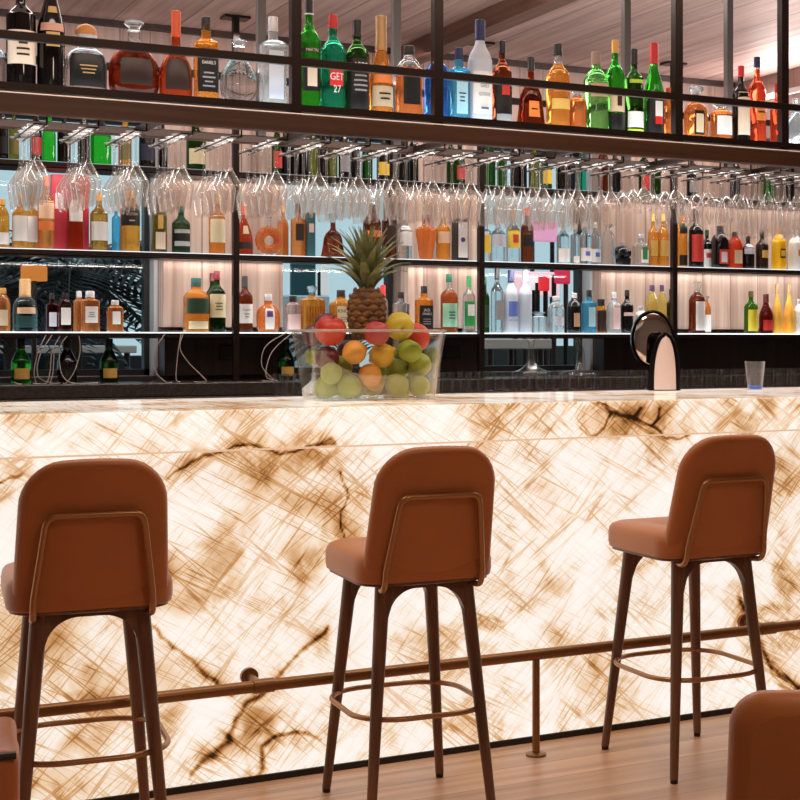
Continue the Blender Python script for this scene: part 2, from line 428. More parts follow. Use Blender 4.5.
# ------------------------------------------------------------------ back shelving unit
sh = thing('back_shelf_unit', 'wall shelving with dark steel posts and lit shelves behind the bar', 'shelving', (0, 0, 0))
SX0, SX1 = .2, 5.9
POSTX = (.73, 1.985, 3.235, 4.383, 5.60)
for x in POSTX:
    p = G().box(x-.014, x+.014, 6.955, 6.987, 1.1102, CH-.012).build('post', steel, sh, smooth=False)
    G().box(x-.06, x+.06, 6.93, 7.02, CH-.012, CH-.001).build('post_plate', steel, p, smooth=False)
SHZ = dict(T=2.085, M=1.700, L=1.336)
for k, z in SHZ.items():
    G().box(SX0, SX1, 6.995, 7.245, z-.024, z-.0065).build('shelf', steel, sh, smooth=False)
    G().box(SX0, SX1, 6.970, 6.9945, z-.024, z-.005).build('shelf_edge', steel, sh, smooth=False)
    G().box(SX0, SX1, 6.996, 7.243, z-.006, z-.0002).build('light_panel', {'T': led_dim, 'M': led_mid, 'L': led}[k], sh, smooth=False)
    G().box(SX0, SX1, 7.0, 7.02, z-.029, z-.0245).build('under_strip', steel, sh, smooth=False)

# ------------------------------------------------------------------ back counter
bc = thing('back_counter', 'dark speckled granite back counter with raised ledge under the shelves', 'counter')
G().box(.0, 6.2, 6.30, 7.21, 0, 1.02).build('cabinet_front', darkwood, bc, smooth=False)
G().bbox(.0, 6.2, 6.24, 7.21, 1.02, 1.05, .004, 1).build('worktop', granite, bc, smooth=False)
G().bbox(.0, 6.2, 6.76, 7.21, 1.0505, 1.11, .004, 1).build('ledge', granite, bc, smooth=False)

# ------------------------------------------------------------------ onyx bar
bar = thing('bar_counter', 'long backlit white onyx bar counter with brown veins', 'bar counter')
BX0, BX1 = -1.2, 5.8
CRACKS = [([(1.055, 0.894), (1.103, 0.927), (1.161, 0.967), (1.24, 0.988), (1.329, 0.991), (1.414, 0.976), (1.538, 0.981)], 0.007, 0.05, 0.5), ([(1.532, 0.442), (1.46, 0.374), (1.398, 0.326), (1.347, 0.267), (1.293, 0.229), (1.248, 0.185), (1.228, 0.135), (1.175, 0.098), (1.112, 0.058)], 0.014, 0.08, 0.7), ([(1.317, 0.02), (1.329, 0.092), (1.383, 0.124), (1.444, 0.143), (1.513, 0.11)], 0.01, 0.07, 0.7), ([(1.004, 0.476), (1.061, 0.414), (1.132, 0.355), (1.21, 0.297), (1.24, 0.265)], 0.008, 0.05, 0.6), ([(3.025, 0.399), (3.11, 0.244), (3.153, 0.169), (3.214, 0.106), (3.302, 0.039)], 0.016, 0.08, 0.8), ([(0.584, 0.889), (0.625, 0.909), (0.661, 0.934)], 0.007, 0.05, 0.5), ([(1.563, 0.907), (1.585, 0.815), (1.563, 0.726), (1.601, 0.678)], 0.004, 0.06, 0.5), ([(2.434, 0.98), (2.487, 1.001), (2.51, 1.05), (2.487, 1.074)], 0.008, 0.04, 0.6), ([(2.51, 1.05), (2.587, 1.032), (2.657, 1.003), (2.685, 1.063)], 0.008, 0.04, 0.7), ([(2.587, 1.032), (2.626, 1.075)], 0.007, 0.03, 0.5), ([(2.657, 1.003), (2.713, 0.971), (2.826, 0.978)], 0.006, 0.03, 0.5), ([(1.482, 0.974), (1.525, 0.996), (1.538, 0.984)], 0.009, 0.02, 0.4), ([(2.51, 1.05), (2.456, 1.088)], 0.006, 0.03, 0.5)]
BLOBS = [(1.444, 0.942, 0.282, 0.078, 0.55), (1.585, 0.8, 0.089, 0.182, 0.45), (1.278, 0.919, 0.123, 0.088, 0.4), (2.087, 0.423, 0.114, 0.051, 0.6), (2.826, 0.546, 0.122, 0.062, 0.5), (0.84, 0.296, 0.076, 0.039, 0.6), (1.317, 0.167, 0.117, 0.076, 0.85), (1.475, 0.133, 0.107, 0.06, 0.7), (3.183, 0.308, 0.127, 0.177, 0.65), (1.132, 0.522, 0.393, 0.259, 0.3), (1.444, 0.629, 0.113, 0.119, 0.42), (2.626, 0.56, 0.162, 0.081, 0.4), (2.626, 0.425, 0.212, 0.101, 0.3), (2.105, 0.149, 0.134, 0.064, 0.3), (0.681, 0.479, 0.172, 0.164, 0.3), (2.471, 0.239, 0.104, 0.053, 0.3), (1.83, 0.368, 0.163, 0.062, 0.3), (0.655, 0.863, 0.086, 0.109, 0.4), (2.556, 1.019, 0.161, 0.067, 0.8), (2.685, 1.016, 0.142, 0.061, 0.7), (3.054, 1.002, 0.221, 0.063, 0.3), (3.161, 0.84, 0.149, 0.177, 0.35), (2.321, 0.32, 0.137, 0.065, 0.25), (2.866, 0.216, 0.108, 0.069, 0.3)]
def seg_d(x, z, a, b_):
    ax, az = a; bx, bz = b_
    dx, dz = bx-ax, bz-az; L2 = dx*dx+dz*dz
    t = max(0, min(1, ((x-ax)*dx+(z-az)*dz)/L2)) if L2 else 0
    return math.hypot(x-ax-t*dx, z-az-t*dz)
def vein_mesh(name, x0, x1, nx, zf, yf, nz, mat, parent, lim):
    # a grid sheet (front of the slab) with its fissures stored per corner, and the slab body behind it
    vs = []; cols = []
    for i in range(nx+1):
        x = x0+(x1-x0)*i/nx if nx < 500 else (x0+(-.1-x0)*i/30 if i < 30 else (-.1+4.5*(i-30)/(nx-60) if i <= nx-30 else 4.4+(x1-4.4)*(i-nx+30)/30))
        for j in range(nz+1):
            t = j/nz; y, z = yf(t), zf(t)
            vs.append((x, y, z))
            h = c = 0.
            if lim[0] < x < lim[1]:
                w1 = noise.noise(Vector((x*9, z*9, 1.3)))*.022+noise.noise(Vector((x*30, z*30, 4.))) * .008
                w2 = noise.noise(Vector((x*9, z*9, 7.7)))*.022+noise.noise(Vector((x*30, z*30, 9.))) * .008
                for pts, wd, ha, hs in CRACKS:
                    if min(p[0] for p in pts)-.25 > x or max(p[0] for p in pts)+.25 < x: continue
                    d = min(seg_d(x+w1, z+w2, pts[q], pts[q+1]) for q in range(len(pts)-1))
                    c = max(c, 1-min(1, d/wd)); h = max(h, hs*max(0, 1-d/ha))
                for bx, bz, rx, rz, s in BLOBS:
                    u = math.hypot((x+2*w1-bx)/rx, (z+2*w2-bz)/rz)
                    if u < 1: h = max(h, s*(1-u*u))
            cols += [h, c, 0, 1]
    fs = [(i*(nz+1)+j, (i+1)*(nz+1)+j, (i+1)*(nz+1)+j+1, i*(nz+1)+j+1) for i in range(nx) for j in range(nz)]
    g = G().add(vs, fs)
    me = g.mesh(name, mat, True, 30)
    at = me.color_attributes.new('vein', 'FLOAT_COLOR', 'POINT'); at.data.foreach_set('color', cols)
    return link(name, me, parent)
vein_mesh('onyx_panel', BX0, BX1, 900, lambda t: .02+.963*t, lambda t: 4.39, 180, onyx_front, bar, (-.2, 4.6))
G().box(BX0, BX1, 4.395, 4.44, .0205, .983).build('panel_backing', darkwood, bar, smooth=False)
# apron: face, rounded nose and the underside
def apz(t): return .983+.111*min(1, t/.92) if t < .92 else 1.094+.004*(t-.92)/.08
def apy(t): return 4.365 if t < .92 else 4.365+.006*(t-.92)/.08
vein_mesh('counter_edge', BX0, BX1, 900, apz, apy, 24, onyx_edge, bar, (-.2, 4.6))
G().box(BX0, BX1, 4.366, 4.44, .977, .9828).build('edge_strip', principled('edge_strip', S(250, 226, 196), .4, emis=.5), bar, smooth=False)
vein_mesh('counter_top', BX0, BX1, 420, lambda t: 1.098, lambda t: 4.371+(5.27-4.371)*t, 40, onyx_top, bar, (9, 9))
G().box(BX0, BX1, 4.4405, 5.265, 1.05, 1.097).build('counter_slab', darkwood, bar, smooth=False)
G().box(BX0, BX1, 4.4405, 5.20, .03, 1.0495).build('counter_body', darkwood, bar, smooth=False)
G().box(BX0, BX1, 4.384, 5.2, 0.0, .0195).build('plinth', principled('plinth_black', S(22, 15, 12), .4), bar, smooth=False)

# foot rail
fr = thing('foot_rail', 'bronze tubular foot rail standing in front of the glowing bar', 'foot rail')
RY, RZ, RR = 4.245, .315, .0175
G().tube([(-1.1, RY, RZ), (5.7, RY, RZ)], RR, 14).build('rail_tube', railmetal, fr)
for x in (-.3, 2.16, 4.62):
    p = G().tube([(x, RY, .008), (x, RY, RZ-RR+.003)], .012, 12).build('post', railmetal, fr)
    G().lathe([(0, .032), (.006, .032), (.008, .028), (.012, .014)], 20, (x, RY, 0)).build('floor_flange', railmetal, p)
for x in (1.288, 3.046, 4.80):
    p = G().tube([(x, 4.388, RZ), (x, RY+.012, RZ)], .011, 12).build('wall_bracket', railmetal, fr)
    G().tube([(x, 4.389, RZ), (x, 4.374, RZ)], .026, 20).build('bracket_boss', railmetal, p)
    G().tube([(x-.03, RY, RZ), (x+.03, RY, RZ)], .021, 16).build('coupling', railmetal, fr)

# ------------------------------------------------------------------ bar stools
def rrect(hw, hd, r, n=6):
    pts = []
    for cx, cyy, a0 in ((hw-r, hd-r, 0), (-hw+r, hd-r, 90), (-hw+r, -hd+r, 180), (hw-r, -hd+r, 270)):
        for k in range(n+1):
            a = R(a0+90*k/n); pts.append((cx+r*math.cos(a), cyy+r*math.sin(a)))
    return pts
def make_back(w0, w1, z0, z1, rt, rb, th, y0, lean, curve, rise=.02):
    # upholstered shell: outline in XZ, thickness th with a soft round edge, leaning back and wrapped
    out = []
    def arc(cx, cz, r, a0, a1, n=8):
        for k in range(n+1):
            a = R(a0+(a1-a0)*k/n); out.append((cx+r*math.cos(a), cz+r*math.sin(a)))
    arc(w0-rb, z0+rb, rb, -90, 0); arc(w1-rt, z1-rt, rt, 0, 90)
    top = [(-(w1-rt)+(w1-rt)*2*(1-k/8), z1) for k in range(1, 8)]; out += top
    arc(-w1+rt, z1-rt, rt, 90, 180); arc(-w0+rb, z0+rb, rb, 180, 270)
    out += [(-(w0-rb)+(w0-rb)*2*k/8, z0) for k in range(1, 8)]
    cz = (z0+z1)/2
    def place(x, z, off):
        t = (z-z0)/(z1-z0)
        zz = z+rise*(1-(x/w0)**2)*max(0, t)**2
        return (x, y0-lean*t+curve*(x/w0)**2+off, zz)
    rings = []
    e = th*.5
    for k in range(9):                                         # edge roll
        a = R(-90+180*k/8); inset = e*(1-math.cos(a)); off = e*math.sin(a)
        rings.append([place(x*(1-inset/w0), cz+(z-cz)*(1-inset/((z1-z0)/2)), off) for x, z in out])
    g = G(); g.loft(rings, False, False)
    for side, s in ((rings[0], -1), (rings[-1], 1)):            # domed faces
        prev = side; rr = [side]
        for q in (.82, .6, .36, .15):
            ring = []
            for (x, z) in out:
                xx = x*(1-e/w0)*q; zz = cz+(z-cz)*(1-e/((z1-z0)/2))*q
                ring.append(place(xx, zz, s*e*(1+.18*(1-q))))
            rr.append(ring)
        g.loft(rr if s > 0 else [list(r) for r in rr], False, True)
    return g
def make_stool():
    root = thing('bar_stool', 'x', 'bar stool')
    # seat cushion and its tray
    g = G(); rings = []
    for z, s in ((.652, .955), (.656, .985), (.672, 1.0), (.698, 1.0), (.715, .985), (.725, .95), (.731, .88), (.733, .7), (.727, .45), (.721, .2), (.720, .05)):
        rings.append([(x*s, y*s, z) for x, y in rrect(.195, .205, .075, 8)])
    g.loft(rings, True, True)
    seat = g.build('seat', leather_tan, root)
    g = G().loft([[(x*s, y*s, z) for x, y in rrect(.19, .20, .075, 8)] for z, s in ((.643, .93), (.646, .975), (.6515, .98))], True, True)
    g.build('seat_tray', legwood, root)
    make_back(.180, .170, .662, 1.005, .095, .035, .044, -.180, .095, .022, .016).build('backrest', leather_tan, root, angle=60)
    # bent rod behind the back, running down to the seat tray
    P_ = [(-.138, -.205, .655), (-.134, -.228, .70)]
    def bend(a, c, b_, n=6):
        a, c, b_ = Vector(a), Vector(c), Vector(b_)
        return [tuple(a*(1-t)**2+c*2*t*(1-t)+b_*t*t) for t in [k/n for k in range(n+1)]]
    yb = lambda z: -.180-.095*(z-.662)/.343-.022-.014
    tl, tr = (-.108, yb(.888), .888), (.108, yb(.888), .888)
    path = [(-.10, -.13, .634), (-.128, -.16, .634)] + bend((-.136, -.195, .636), (-.137, -.228, .640), (-.135, yb(.69)-.004, .69)) + bend((-.112, yb(.862), .862), tl, (-.085, yb(.889), .889)) \
        + bend((.085, yb(.889), .889), tr, (.112, yb(.862), .862)) + bend((.135, yb(.69)-.004, .69), (.137, -.228, .640), (.136, -.195, .636)) + [(.128, -.16, .634), (.10, -.13, .634)]
    G().tube(path, .0082, 10).build('back_frame', bronze, root)
    # legs, pairwise arched together under the tray
    for sx in (-1, 1):
        for sy in (-1, 1):
            g = G()
            foot = Vector((sx*.172, sy*.211, .012)); top = Vector((sx*.118, sy*.145, .643))
            n = 10
            rings = []
            for i in range(n+1):
                u = i/n; c = foot.lerp(top, u); r_ = .0125+.0085*u
                rings.append([(c.x+r_*math.cos(2*math.pi*k/14), c.y+r_*math.sin(2*math.pi*k/14), c.z) for k in range(14)])
            g.loft(rings, True, True)
            # half of the bent arch: a crown under the tray with a round fillet into the leg
            rf = .080; arch = []; xi = .108
            for k in range(19):
                xx = k/18*.112
                d = min(1, max(0, (xi-xx)/rf))
                drop = rf*(1-math.sqrt(max(0, 1-(1-d)**2))) if xx < xi else rf
                h = .012+min(drop, rf); w = .015
                yl = top.y+sy*(h*.105)
                arch.append([(sx*xx, top.y-w, .643), (sx*xx, top.y+w, .643), (sx*xx, yl+w, .643-h), (sx*xx, yl-w, .643-h)])
            for r_ in (arch if sx > 0 else arch): pass
            g.loft(arch, True, True)
            leg = g.build('leg', legwood, root)
            G().lathe([(0, .010), (.002, .0115), (.013, .0115)], 12, (foot.x, foot.y, 0)).build('glide', blackpl, leg)
    # foot ring, flat bronze loop through the legs
    ring = [(x, y, .292) for x, y in rrect(.190, .205, .13, 10)]
    G().tube(ring, .0075, 10, closed=True).build('foot_ring', bronze, root)
    return root
stool = make_stool()
SP = [(.750, 3.975, -6.0, 'tan leather bar stool directly below the tangled cables, back squarely to the viewer'),
      (1.618, 3.975, -3.5, 'tan leather bar stool in front of the fruit bowl, middle of the three'),
      (2.551, 3.985, -1.0, 'tan leather bar stool in front of the chrome beer tap, beside the rail post')]
for i, (x, y, a, lb) in enumerate(SP):
    o = stool if i == 0 else copy_tree(stool)
    o.location = (x, y, 0); o.rotation_euler.z = R(a)
    tag(o, lb, 'bar stool', 'bar stools along the onyx counter')

# ------------------------------------------------------------------ nearer chairs, cut by the frame
dc = thing('dining_chair', 'tan leather chair back rising into the lower right corner, below the third stool', 'chair', (1.508, 1.864, 0), R(-30))
make_back(.225, .215, .40, .805, .05, .04, .06, -.20, .04, .02, .006).build('backrest', leather_tan, dc, angle=60)
g = G(); g.loft([[(x*s, y*s, z) for x, y in rrect(.22, .22, .06, 8)] for z, s in ((.38, .95), (.39, 1), (.45, 1), (.47, .96), (.475, .8))], True, True); g.build('seat', leather_tan, dc)
for sx in (-1, 1):
    for sy in (-1, 1):
        G().tube([(sx*.20, sy*.20, 0), (sx*.17, sy*.17, .385)], [.012, .018], 12).build('leg', legwood, dc)
ac = thing('armchair', 'boxy brown leather armchair corner in the lower left corner below the first stool', 'armchair', (0.061, 2.733, 0), R(-8))
ledk = leather('brown_leather', S(180, 104, 58))
G().bbox(-.34, .34, -.36, -.24, .20, .706, .02, 3).build('backrest', ledk, ac)
for sx in (-1, 1):
    G().bbox(sx*.34-.055*(1+sx), sx*.34+.055*(1-sx), -.239, .34, .20, .60, .02, 3).build('armrest', ledk, ac)
G().bbox(-.225, .225, -.238, .34, .22, .43, .03, 3).build('seat', ledk, ac)
G().tube([(-.335, -.357, .699), (.335, -.357, .699)], .006, 8).build('piping', principled('dark_piping', S(50, 34, 40), .4), ac)
for sx in (-1, 1):
    for sy in (-1, 1):
        G().tube([(sx*.29, sy*.29, 0), (sx*.29, sy*.29, .205)], .02, 12).build('leg', legwood, ac)

# ------------------------------------------------------------------ overhead bottle rack
rk = thing('overhead_bottle_rack', 'dark steel rack hung from the ceiling over the bar, holding bottles and glasses', 'rack')
RF, RB = 4.72, 5.09
RX0, RX1 = -.6, 5.2
for x in (.55, 1.537, 2.029, 2.981, 3.460, 4.43):
    G().box(x-.016, x+.016, RF-.016, RF+.016, 1.966, CH-.001).build('front_post', steel, rk, smooth=False)
    G().box(x-.014, x+.014, RB-.014, RB+.014, 1.966, CH-.001).build('rear_post', greysteel, rk, smooth=False)  # paler steel than the front posts: light and haze put into the colour
G().bbox(RX0, RX1, RF-.017, RF-.0165+.022, 2.177, 2.203, .002, 1).build('guard_rail', steel, rk, smooth=False)
G().bbox(RX0, RX1, RB+.0, RB+.014, 2.177, 2.203, .002, 1).build('rear_guard_rail', steel, rk, smooth=False)
G().box(RX0, RX1, RF-.018, RF+.006, 2.030, 2.0525).build('shelf_edge', steel, rk, smooth=False)
G().box(RX0, RX1, RF+.0065, RB+.02, 2.030, 2.047).build('shelf', steel, rk, smooth=False)
G().box(RX0, RX1, RF+.007, RB+.018, 2.0475, 2.0538).build('light_panel', led_rack, rk, smooth=False)
G().bbox(RX0, RX1, RF-.018, RF+.022, 1.963, 2.020, .003, 1).build('beam', beamwood, rk, smooth=False)
G().bbox(RX0, RX1, RB-.018, RB+.022, 1.968, 1.995, .003, 1).build('rear_beam', beamwood, rk, smooth=False)
for k in range(12):
    x = -.35+k*.49
    G().box(x-.012, x+.012, RF+.023, RB-.019, 1.972, 1.992).build('cross_bar', steel, rk, smooth=False)
G().box(RX0, RX1, RF-.017, RF-.012, 2.0215, 2.0245).build('gap_glow', principled('strip_glow', S(255, 236, 220), .4, emis=.22), rk, smooth=False)  # faint glowing bar standing in for light through the gap under the shelf

# glass rows hanging below
ROWX = [.767, .916, 1.059, 1.200, 1.354, 1.504, 1.648, 1.785, 1.915, 2.053, 2.195, 2.335, 2.475, 2.615, 2.755, 2.895, 3.035, 3.175, 3.315, 3.455, 3.595, 3.735, 3.875]
HZ = 1.948
for x in ROWX:
    g = G()
    for dx in (-.016, .016): g.tube([(x+dx, 4.75, HZ-.006), (x+dx, 5.19, HZ-.006)], .0028, 6)
    for yy in (4.752, 5.085): g.tube([(x-.018, yy, HZ-.006), (x+.018, yy, HZ-.006)], .0027, 6)
    g.build('glass_rail', steel, rk)
    for yy in (4.752, 5.085): G().tube([(x+.018, yy, HZ-.0055), (x+.018, yy, 2.0299 if yy < 5 else 1.9675)], .003, 6).build('drop_rod', steel, rk)
def glass_kind(bowl, stem_len, foot_r):
    foot = G().lathe([(0, foot_r*.97), (-.0012, foot_r), (-.003, foot_r*.9), (-.006, foot_r*.4), (-.011, .006)], 26, cap1=False).mesh('foot', wineglass_m, True, 60)
    z0 = -.011; z1 = -.011-stem_len
    stem = G().lathe([(z0, .006), (z0-.01, .0042), ((z0+z1)/2, .0036), (z1+.012, .0044), (z1, .0085)], 14, cap0=False, cap1=False).mesh('stem', wineglass_m, True, 60)
    prof = catmull([(z1+a, r_) for a, r_ in bowl], 3)
    bw = G().lathe(prof, 30, cap0=False, cap1=False).mesh('bowl', wineglass_m, True, 60)
    return bw, stem, foot
TULIP = glass_kind([(.0, .0085), (-.008, .013), (-.044, .0345), (-.053, .0385), (-.062, .039), (-.118, .0315), (-.130, .030)], .092, .0315)
COUPE = glass_kind([(.0, .0085), (-.01, .018), (-.028, .032), (-.05, .0375), (-.064, .0385)], .075, .032)
FLUTE = glass_kind([(.0, .0085), (-.02, .018), (-.06, .027), (-.11, .027), (-.15, .0235)], .070, .030)
SMALL = glass_kind([(.0, .0085), (-.012, .020), (-.035, .030), (-.055, .033), (-.085, .029), (-.10, .027)], .080, .030)
ORDN = ['first', 'second', 'third', 'fourth', 'fifth', 'sixth', 'seventh', 'eighth', 'ninth', 'tenth', 'eleventh', 'twelfth', 'thirteenth', 'fourteenth', 'fifteenth', 'sixteenth', 'seventeenth', 'eighteenth', 'nineteenth', 'twentieth', 'twenty-first', 'twenty-second', 'twenty-third', 'twenty-fourth', 'twenty-fifth', 'twenty-sixth', 'twenty-seventh', 'twenty-eighth', 'twenty-ninth', 'thirtieth', 'thirty-first', 'thirty-second', 'thirty-third', 'thirty-fourth', 'thirty-fifth', 'thirty-sixth', 'thirty-seventh', 'thirty-eighth', 'thirty-ninth', 'fortieth', 'forty-first', 'forty-second', 'forty-third', 'forty-fourth', 'forty-fifth']
DEP = ['nearest the front', 'second from the front', 'third from the front', 'fourth from the front', 'rearmost']
for i, x in enumerate(ROWX):
    kind = TULIP; nm = 'wine glass'; on = 'wine_glass'
    if 15 <= i <= 16: kind, nm, on = COUPE, 'coupe glass', 'coupe_glass'
    elif 17 <= i <= 18: kind, nm, on = SMALL, 'small wine glass', 'wine_glass'
    elif i >= 19: kind, nm, on = FLUTE, 'champagne flute', 'hanging_champagne_flute'
    for k in range(5):
        y = 4.815+k*.0795
        o = thing(on, 'hanging %s, %s, in the %s row from the left' % (nm, DEP[k], ORDN[i]), 'glass', (x, y, HZ-.001), rnd.uniform(0, 6), 'stemmed glasses hanging below the overhead rack')
        for part, me in zip(('bowl', 'stem', 'foot'), kind): link(part, me, o)

# ------------------------------------------------------------------ bottles
PROF = dict(
    std=([(0, .9), (.008, .97), (.02, 1), (.58, 1), (.64, .95), (.69, .78), (.73, .52), (.77, .38), (.80, .33), (1, .31)], .86),
    wine=([(0, .93), (.008, .98), (.02, 1), (.62, 1), (.67, .94), (.71, .72), (.74, .48), (.78, .36), (1, .33)], .82),
    burg=([(0, .93), (.008, .98), (.02, 1), (.42, 1), (.52, .92), (.62, .70), (.72, .46), (.80, .36), (1, .32)], .78),
    tall=([(0, .95), (.008, .98), (.02, 1), (.55, 1), (.62, .95), (.68, .8), (.73, .55), (.77, .42), (.8, .38), (1, .36)], .80),
    rect=([(0, .95), (.008, .98), (.02, 1), (.66, 1), (.70, .96), (.725, .75), (.745, .47), (.77, .38), (1, .36)], .84),
    squat=([(0, .8), (.02, .9), (.12, 1), (.32, .98), (.44, .8), (.52, .52), (.58, .32), (.66, .26), (.9, .24), (1, .25)], .85),
    squat2=([(0, .96), (.02, 1), (.35, 1), (.50, .95), (.58, .82), (.64, .55), (.68, .38), (.78, .36), (1, .36)], .78),
    decanter=([(0, .78), (.03, .84), (.15, .98), (.3, 1), (.45, .95), (.58, .72), (.66, .42), (.72, .27), (.86, .22), (1, .22)], .87),
    orb=([(0, .45), (.02, .55), (.1, .82), (.22, .97), (.34, 1), (.48, .93), (.60, .72), (.70, .42), (.76, .25), (.9, .24), (1, .24)], .9),
    bell=([(0, .95), (.05, 1), (.15, .9), (.3, .72), (.5, .6), (.58, .45), (.66, .25), (.75, .2), (1, .22)], .82),
    bell2=([(0, .96), (.03, 1), (.12, .93), (.3, .82), (.45, .74), (.56, .55), (.62, .32), (.68, .22), (.85, .2), (1, .2)], .80),
    cone=([(0, .92), (.01, .98), (.03, 1), (.3, .97), (.48, .8), (.62, .52), (.70, .34), (.78, .27), (1, .25)], .8),
    dome=([(0, .95), (.01, .98), (.02, 1), (.60, 1), (.70, .92), (.78, .70), (.83, .45), (.86, .40), (1, .38)], .87),
    dome2=([(0, .95), (.01, .98), (.02, 1), (.58, 1), (.66, .95), (.72, .8), (.77, .52), (.80, .38), (1, .36)], .84),
    jar=([(0, .94), (.01, .98), (.03, 1), (.70, 1), (.76, .92), (.80, .6), (.83, .46), (1, .44)], .84),
    flask=([(0, .72), (.02, .8), (.15, .95), (.35, 1), (.52, .96), (.64, .78), (.70, .5), (.74, .34), (1, .3)], .82),
    flute=([(0, .55), (.03, .6), (.10, .66), (.35, .82), (.60, 1), (.68, .98), (.73, .7), (.77, .38), (1, .32)], .84),
    carved=([(0, .94), (.02, 1), (.62, 1), (.70, .93), (.74, .55), (.77, .3), (.8, .26), (1, .3)], .8),
)
def prof_r(pts, t):
    for (a, ra), (b_, rb) in zip(pts, pts[1:]):
        if a <= t <= b_: return ra+(rb-ra)*(t-a)/(b_-a) if b_ > a else ra
    return pts[-1][1]
def text_mesh(s, width, height):
    c = bpy.data.curves.new('print', 'FONT'); c.body = s; c.align_x = 'CENTER'; c.align_y = 'CENTER'; c.size = 1
    c.resolution_u = 2
    o = bpy.data.objects.new('print', c); COL.objects.link(o)
    bpy.context.view_layer.update()
    ev = o.evaluated_get(bpy.context.evaluated_depsgraph_get()); me = ev.to_mesh()
    vs = [v.co.copy() for v in me.vertices]; fs = [tuple(p.vertices) for p in me.polygons]
    ev.to_mesh_clear(); bpy.data.objects.remove(o); bpy.data.curves.remove(c)
    w = max(v.x for v in vs)-min(v.x for v in vs); k = width/w
    h = max(v.y for v in vs)-min(v.y for v in vs); ky = min(k*1.35, height/h)
    return [(v.x*k, v.y*ky) for v in vs], fs
def bottle(d):
    (nm, lb, loc, Rr, H, shape, e, dp, gl, fill, cap, capf, labels, texts, grp) = d
    root = thing(nm, lb, 'decanter' if nm == 'decanter' else 'bottle', loc, 0, grp)
    pts, c0 = (PROF[shape] if shape != 'ring' else PROF['dome']); c0 = capf or c0
    full = catmull(pts, 4)
    def rad(t): return prof_r(full, t)*Rr
    def front(t, x):
        r = rad(t); u = min(.97, abs(x)/r)
        return -r*dp*(1-u**e)**(1/e)
    if shape == 'ring':
        # ribbed torus standing upright on a clear foot, short neck above
        rc = Rr*.66; zc = Rr*1.06
        ringp = []
        g = G(); n = 108
        for k in range(n):
            a = 2*math.pi*k/n
            rr_ = Rr*.32*(1+.20*abs(math.cos(a*9))-.1)
            ringp.append((rc*math.cos(a), 0, zc+rc*math.sin(a), rr_))
        g.tube([p[:3] for p in ringp], [p[3] for p in ringp], 12, closed=True)
        g.build('glass_body', GL[gl], root)
        G().lathe([(0, Rr*.5), (.012, Rr*.45), (.016, Rr*.3)], 18, d=.7).build('foot', GL['clear'], root)
        G().lathe([(zc+Rr*.9, Rr*.16), (H*.8, Rr*.15), (H*.82, Rr*.2)], 16).build('neck', GL['clear'], root)
        G().lathe([(H*.821, Rr*.2), (H*.9, Rr*.26), (H, Rr*.1)], 16).build('stopper', GL['clear'], root)
        return root
    body = [(t*H, prof_r(full, t)*Rr) for t, _ in full if t < c0]+[(c0*H, rad(c0))]
    mats = [GL[gl]]
    g = G(); n = 36 if e > 2.2 else 28
    if fill:
        lo = [p for p in body if p[0] <= fill*H]+[(fill*H, rad(fill))]; hi = [(fill*H, rad(fill))]+[p for p in body if p[0] > fill*H]
        g.lathe(lo, n, e=e, d=dp, cap1=False, mi=0); g.lathe(hi, n, e=e, d=dp, cap0=False, mi=1); mats = [GL[gl], GL['clear']]
    else:
        g.lathe(body, n, e=e, d=dp)
    if shape == 'carved':
        for k in range(7):
            x = Rr*(-.75+.25*k)
            g.tube([(x, -Rr*.99*dp, H*.08), (x, -Rr*.99*dp, H*.56)], .0035, 6)
    g.build('glass_body', mats, root, angle=50)
    # cap or stopper
    rc = rad(c0)*1.12+.0008; z0 = c0*H+.0003
    if cap == 'clearcap':
        G().lathe([(z0, rc), (z0+(H-z0)*.3, rc*.85), (z0+(H-z0)*.7, rc*1.5), (H-.002, rc*1.45), (H, rc*1.2)], 18).build('stopper', GL['clear'], root)
    elif cap == 'cork':
        c = G().lathe([(z0, rc*1.25), (z0+(H-z0)*.25, rc*1.3)], 20).build('cap_collar', PL['silver'], root)
        G().lathe(catmull([(z0+(H-z0)*.26, rc*1.3), (z0+(H-z0)*.6, rc*1.25), (z0+(H-z0)*.88, rc*.8), (H, rc*.2)], 3), 20).build('cap', PL['cork'], root)
    else:
        cm = PL[cap]
        G().lathe([(z0, rc), (z0+(H-z0)*.16, rc), (z0+(H-z0)*.18, rc*.95), (H-.003, rc*.95), (H-.0012, rc*.92), (H, rc*.8)], 18).build('cap', cm, root)
        if cap == 'blackring':
            G().lathe([(z0+.002, rc*1.03), (z0+.006, rc*1.03)], 18, cap0=False, cap1=False).build('cap_ring', PL['white'], root)
    # labels
    lo = {}
    for i, (t0, t1, ha, m) in enumerate(labels):
        off = .0009+.0005*i
        g = G(); nx, nz = 14, 6; vs = []
        smax = math.sin(R(ha))
        for j in range(nz+1):
            t = t0+(t1-t0)*j/nz
            for k in range(nx+1):
                a = R(-ha+2*ha*k/nx)
                x = math.sin(a)*rad(t)*.985
                vs.append((x, front(t, x)-off, t*H))
        g.add(vs, [(j*(nx+1)+k, j*(nx+1)+k+1, (j+1)*(nx+1)+k+1, (j+1)*(nx+1)+k) for j in range(nz) for k in range(nx)])
        lo[i] = g.build('label', PL[m], root, angle=80)
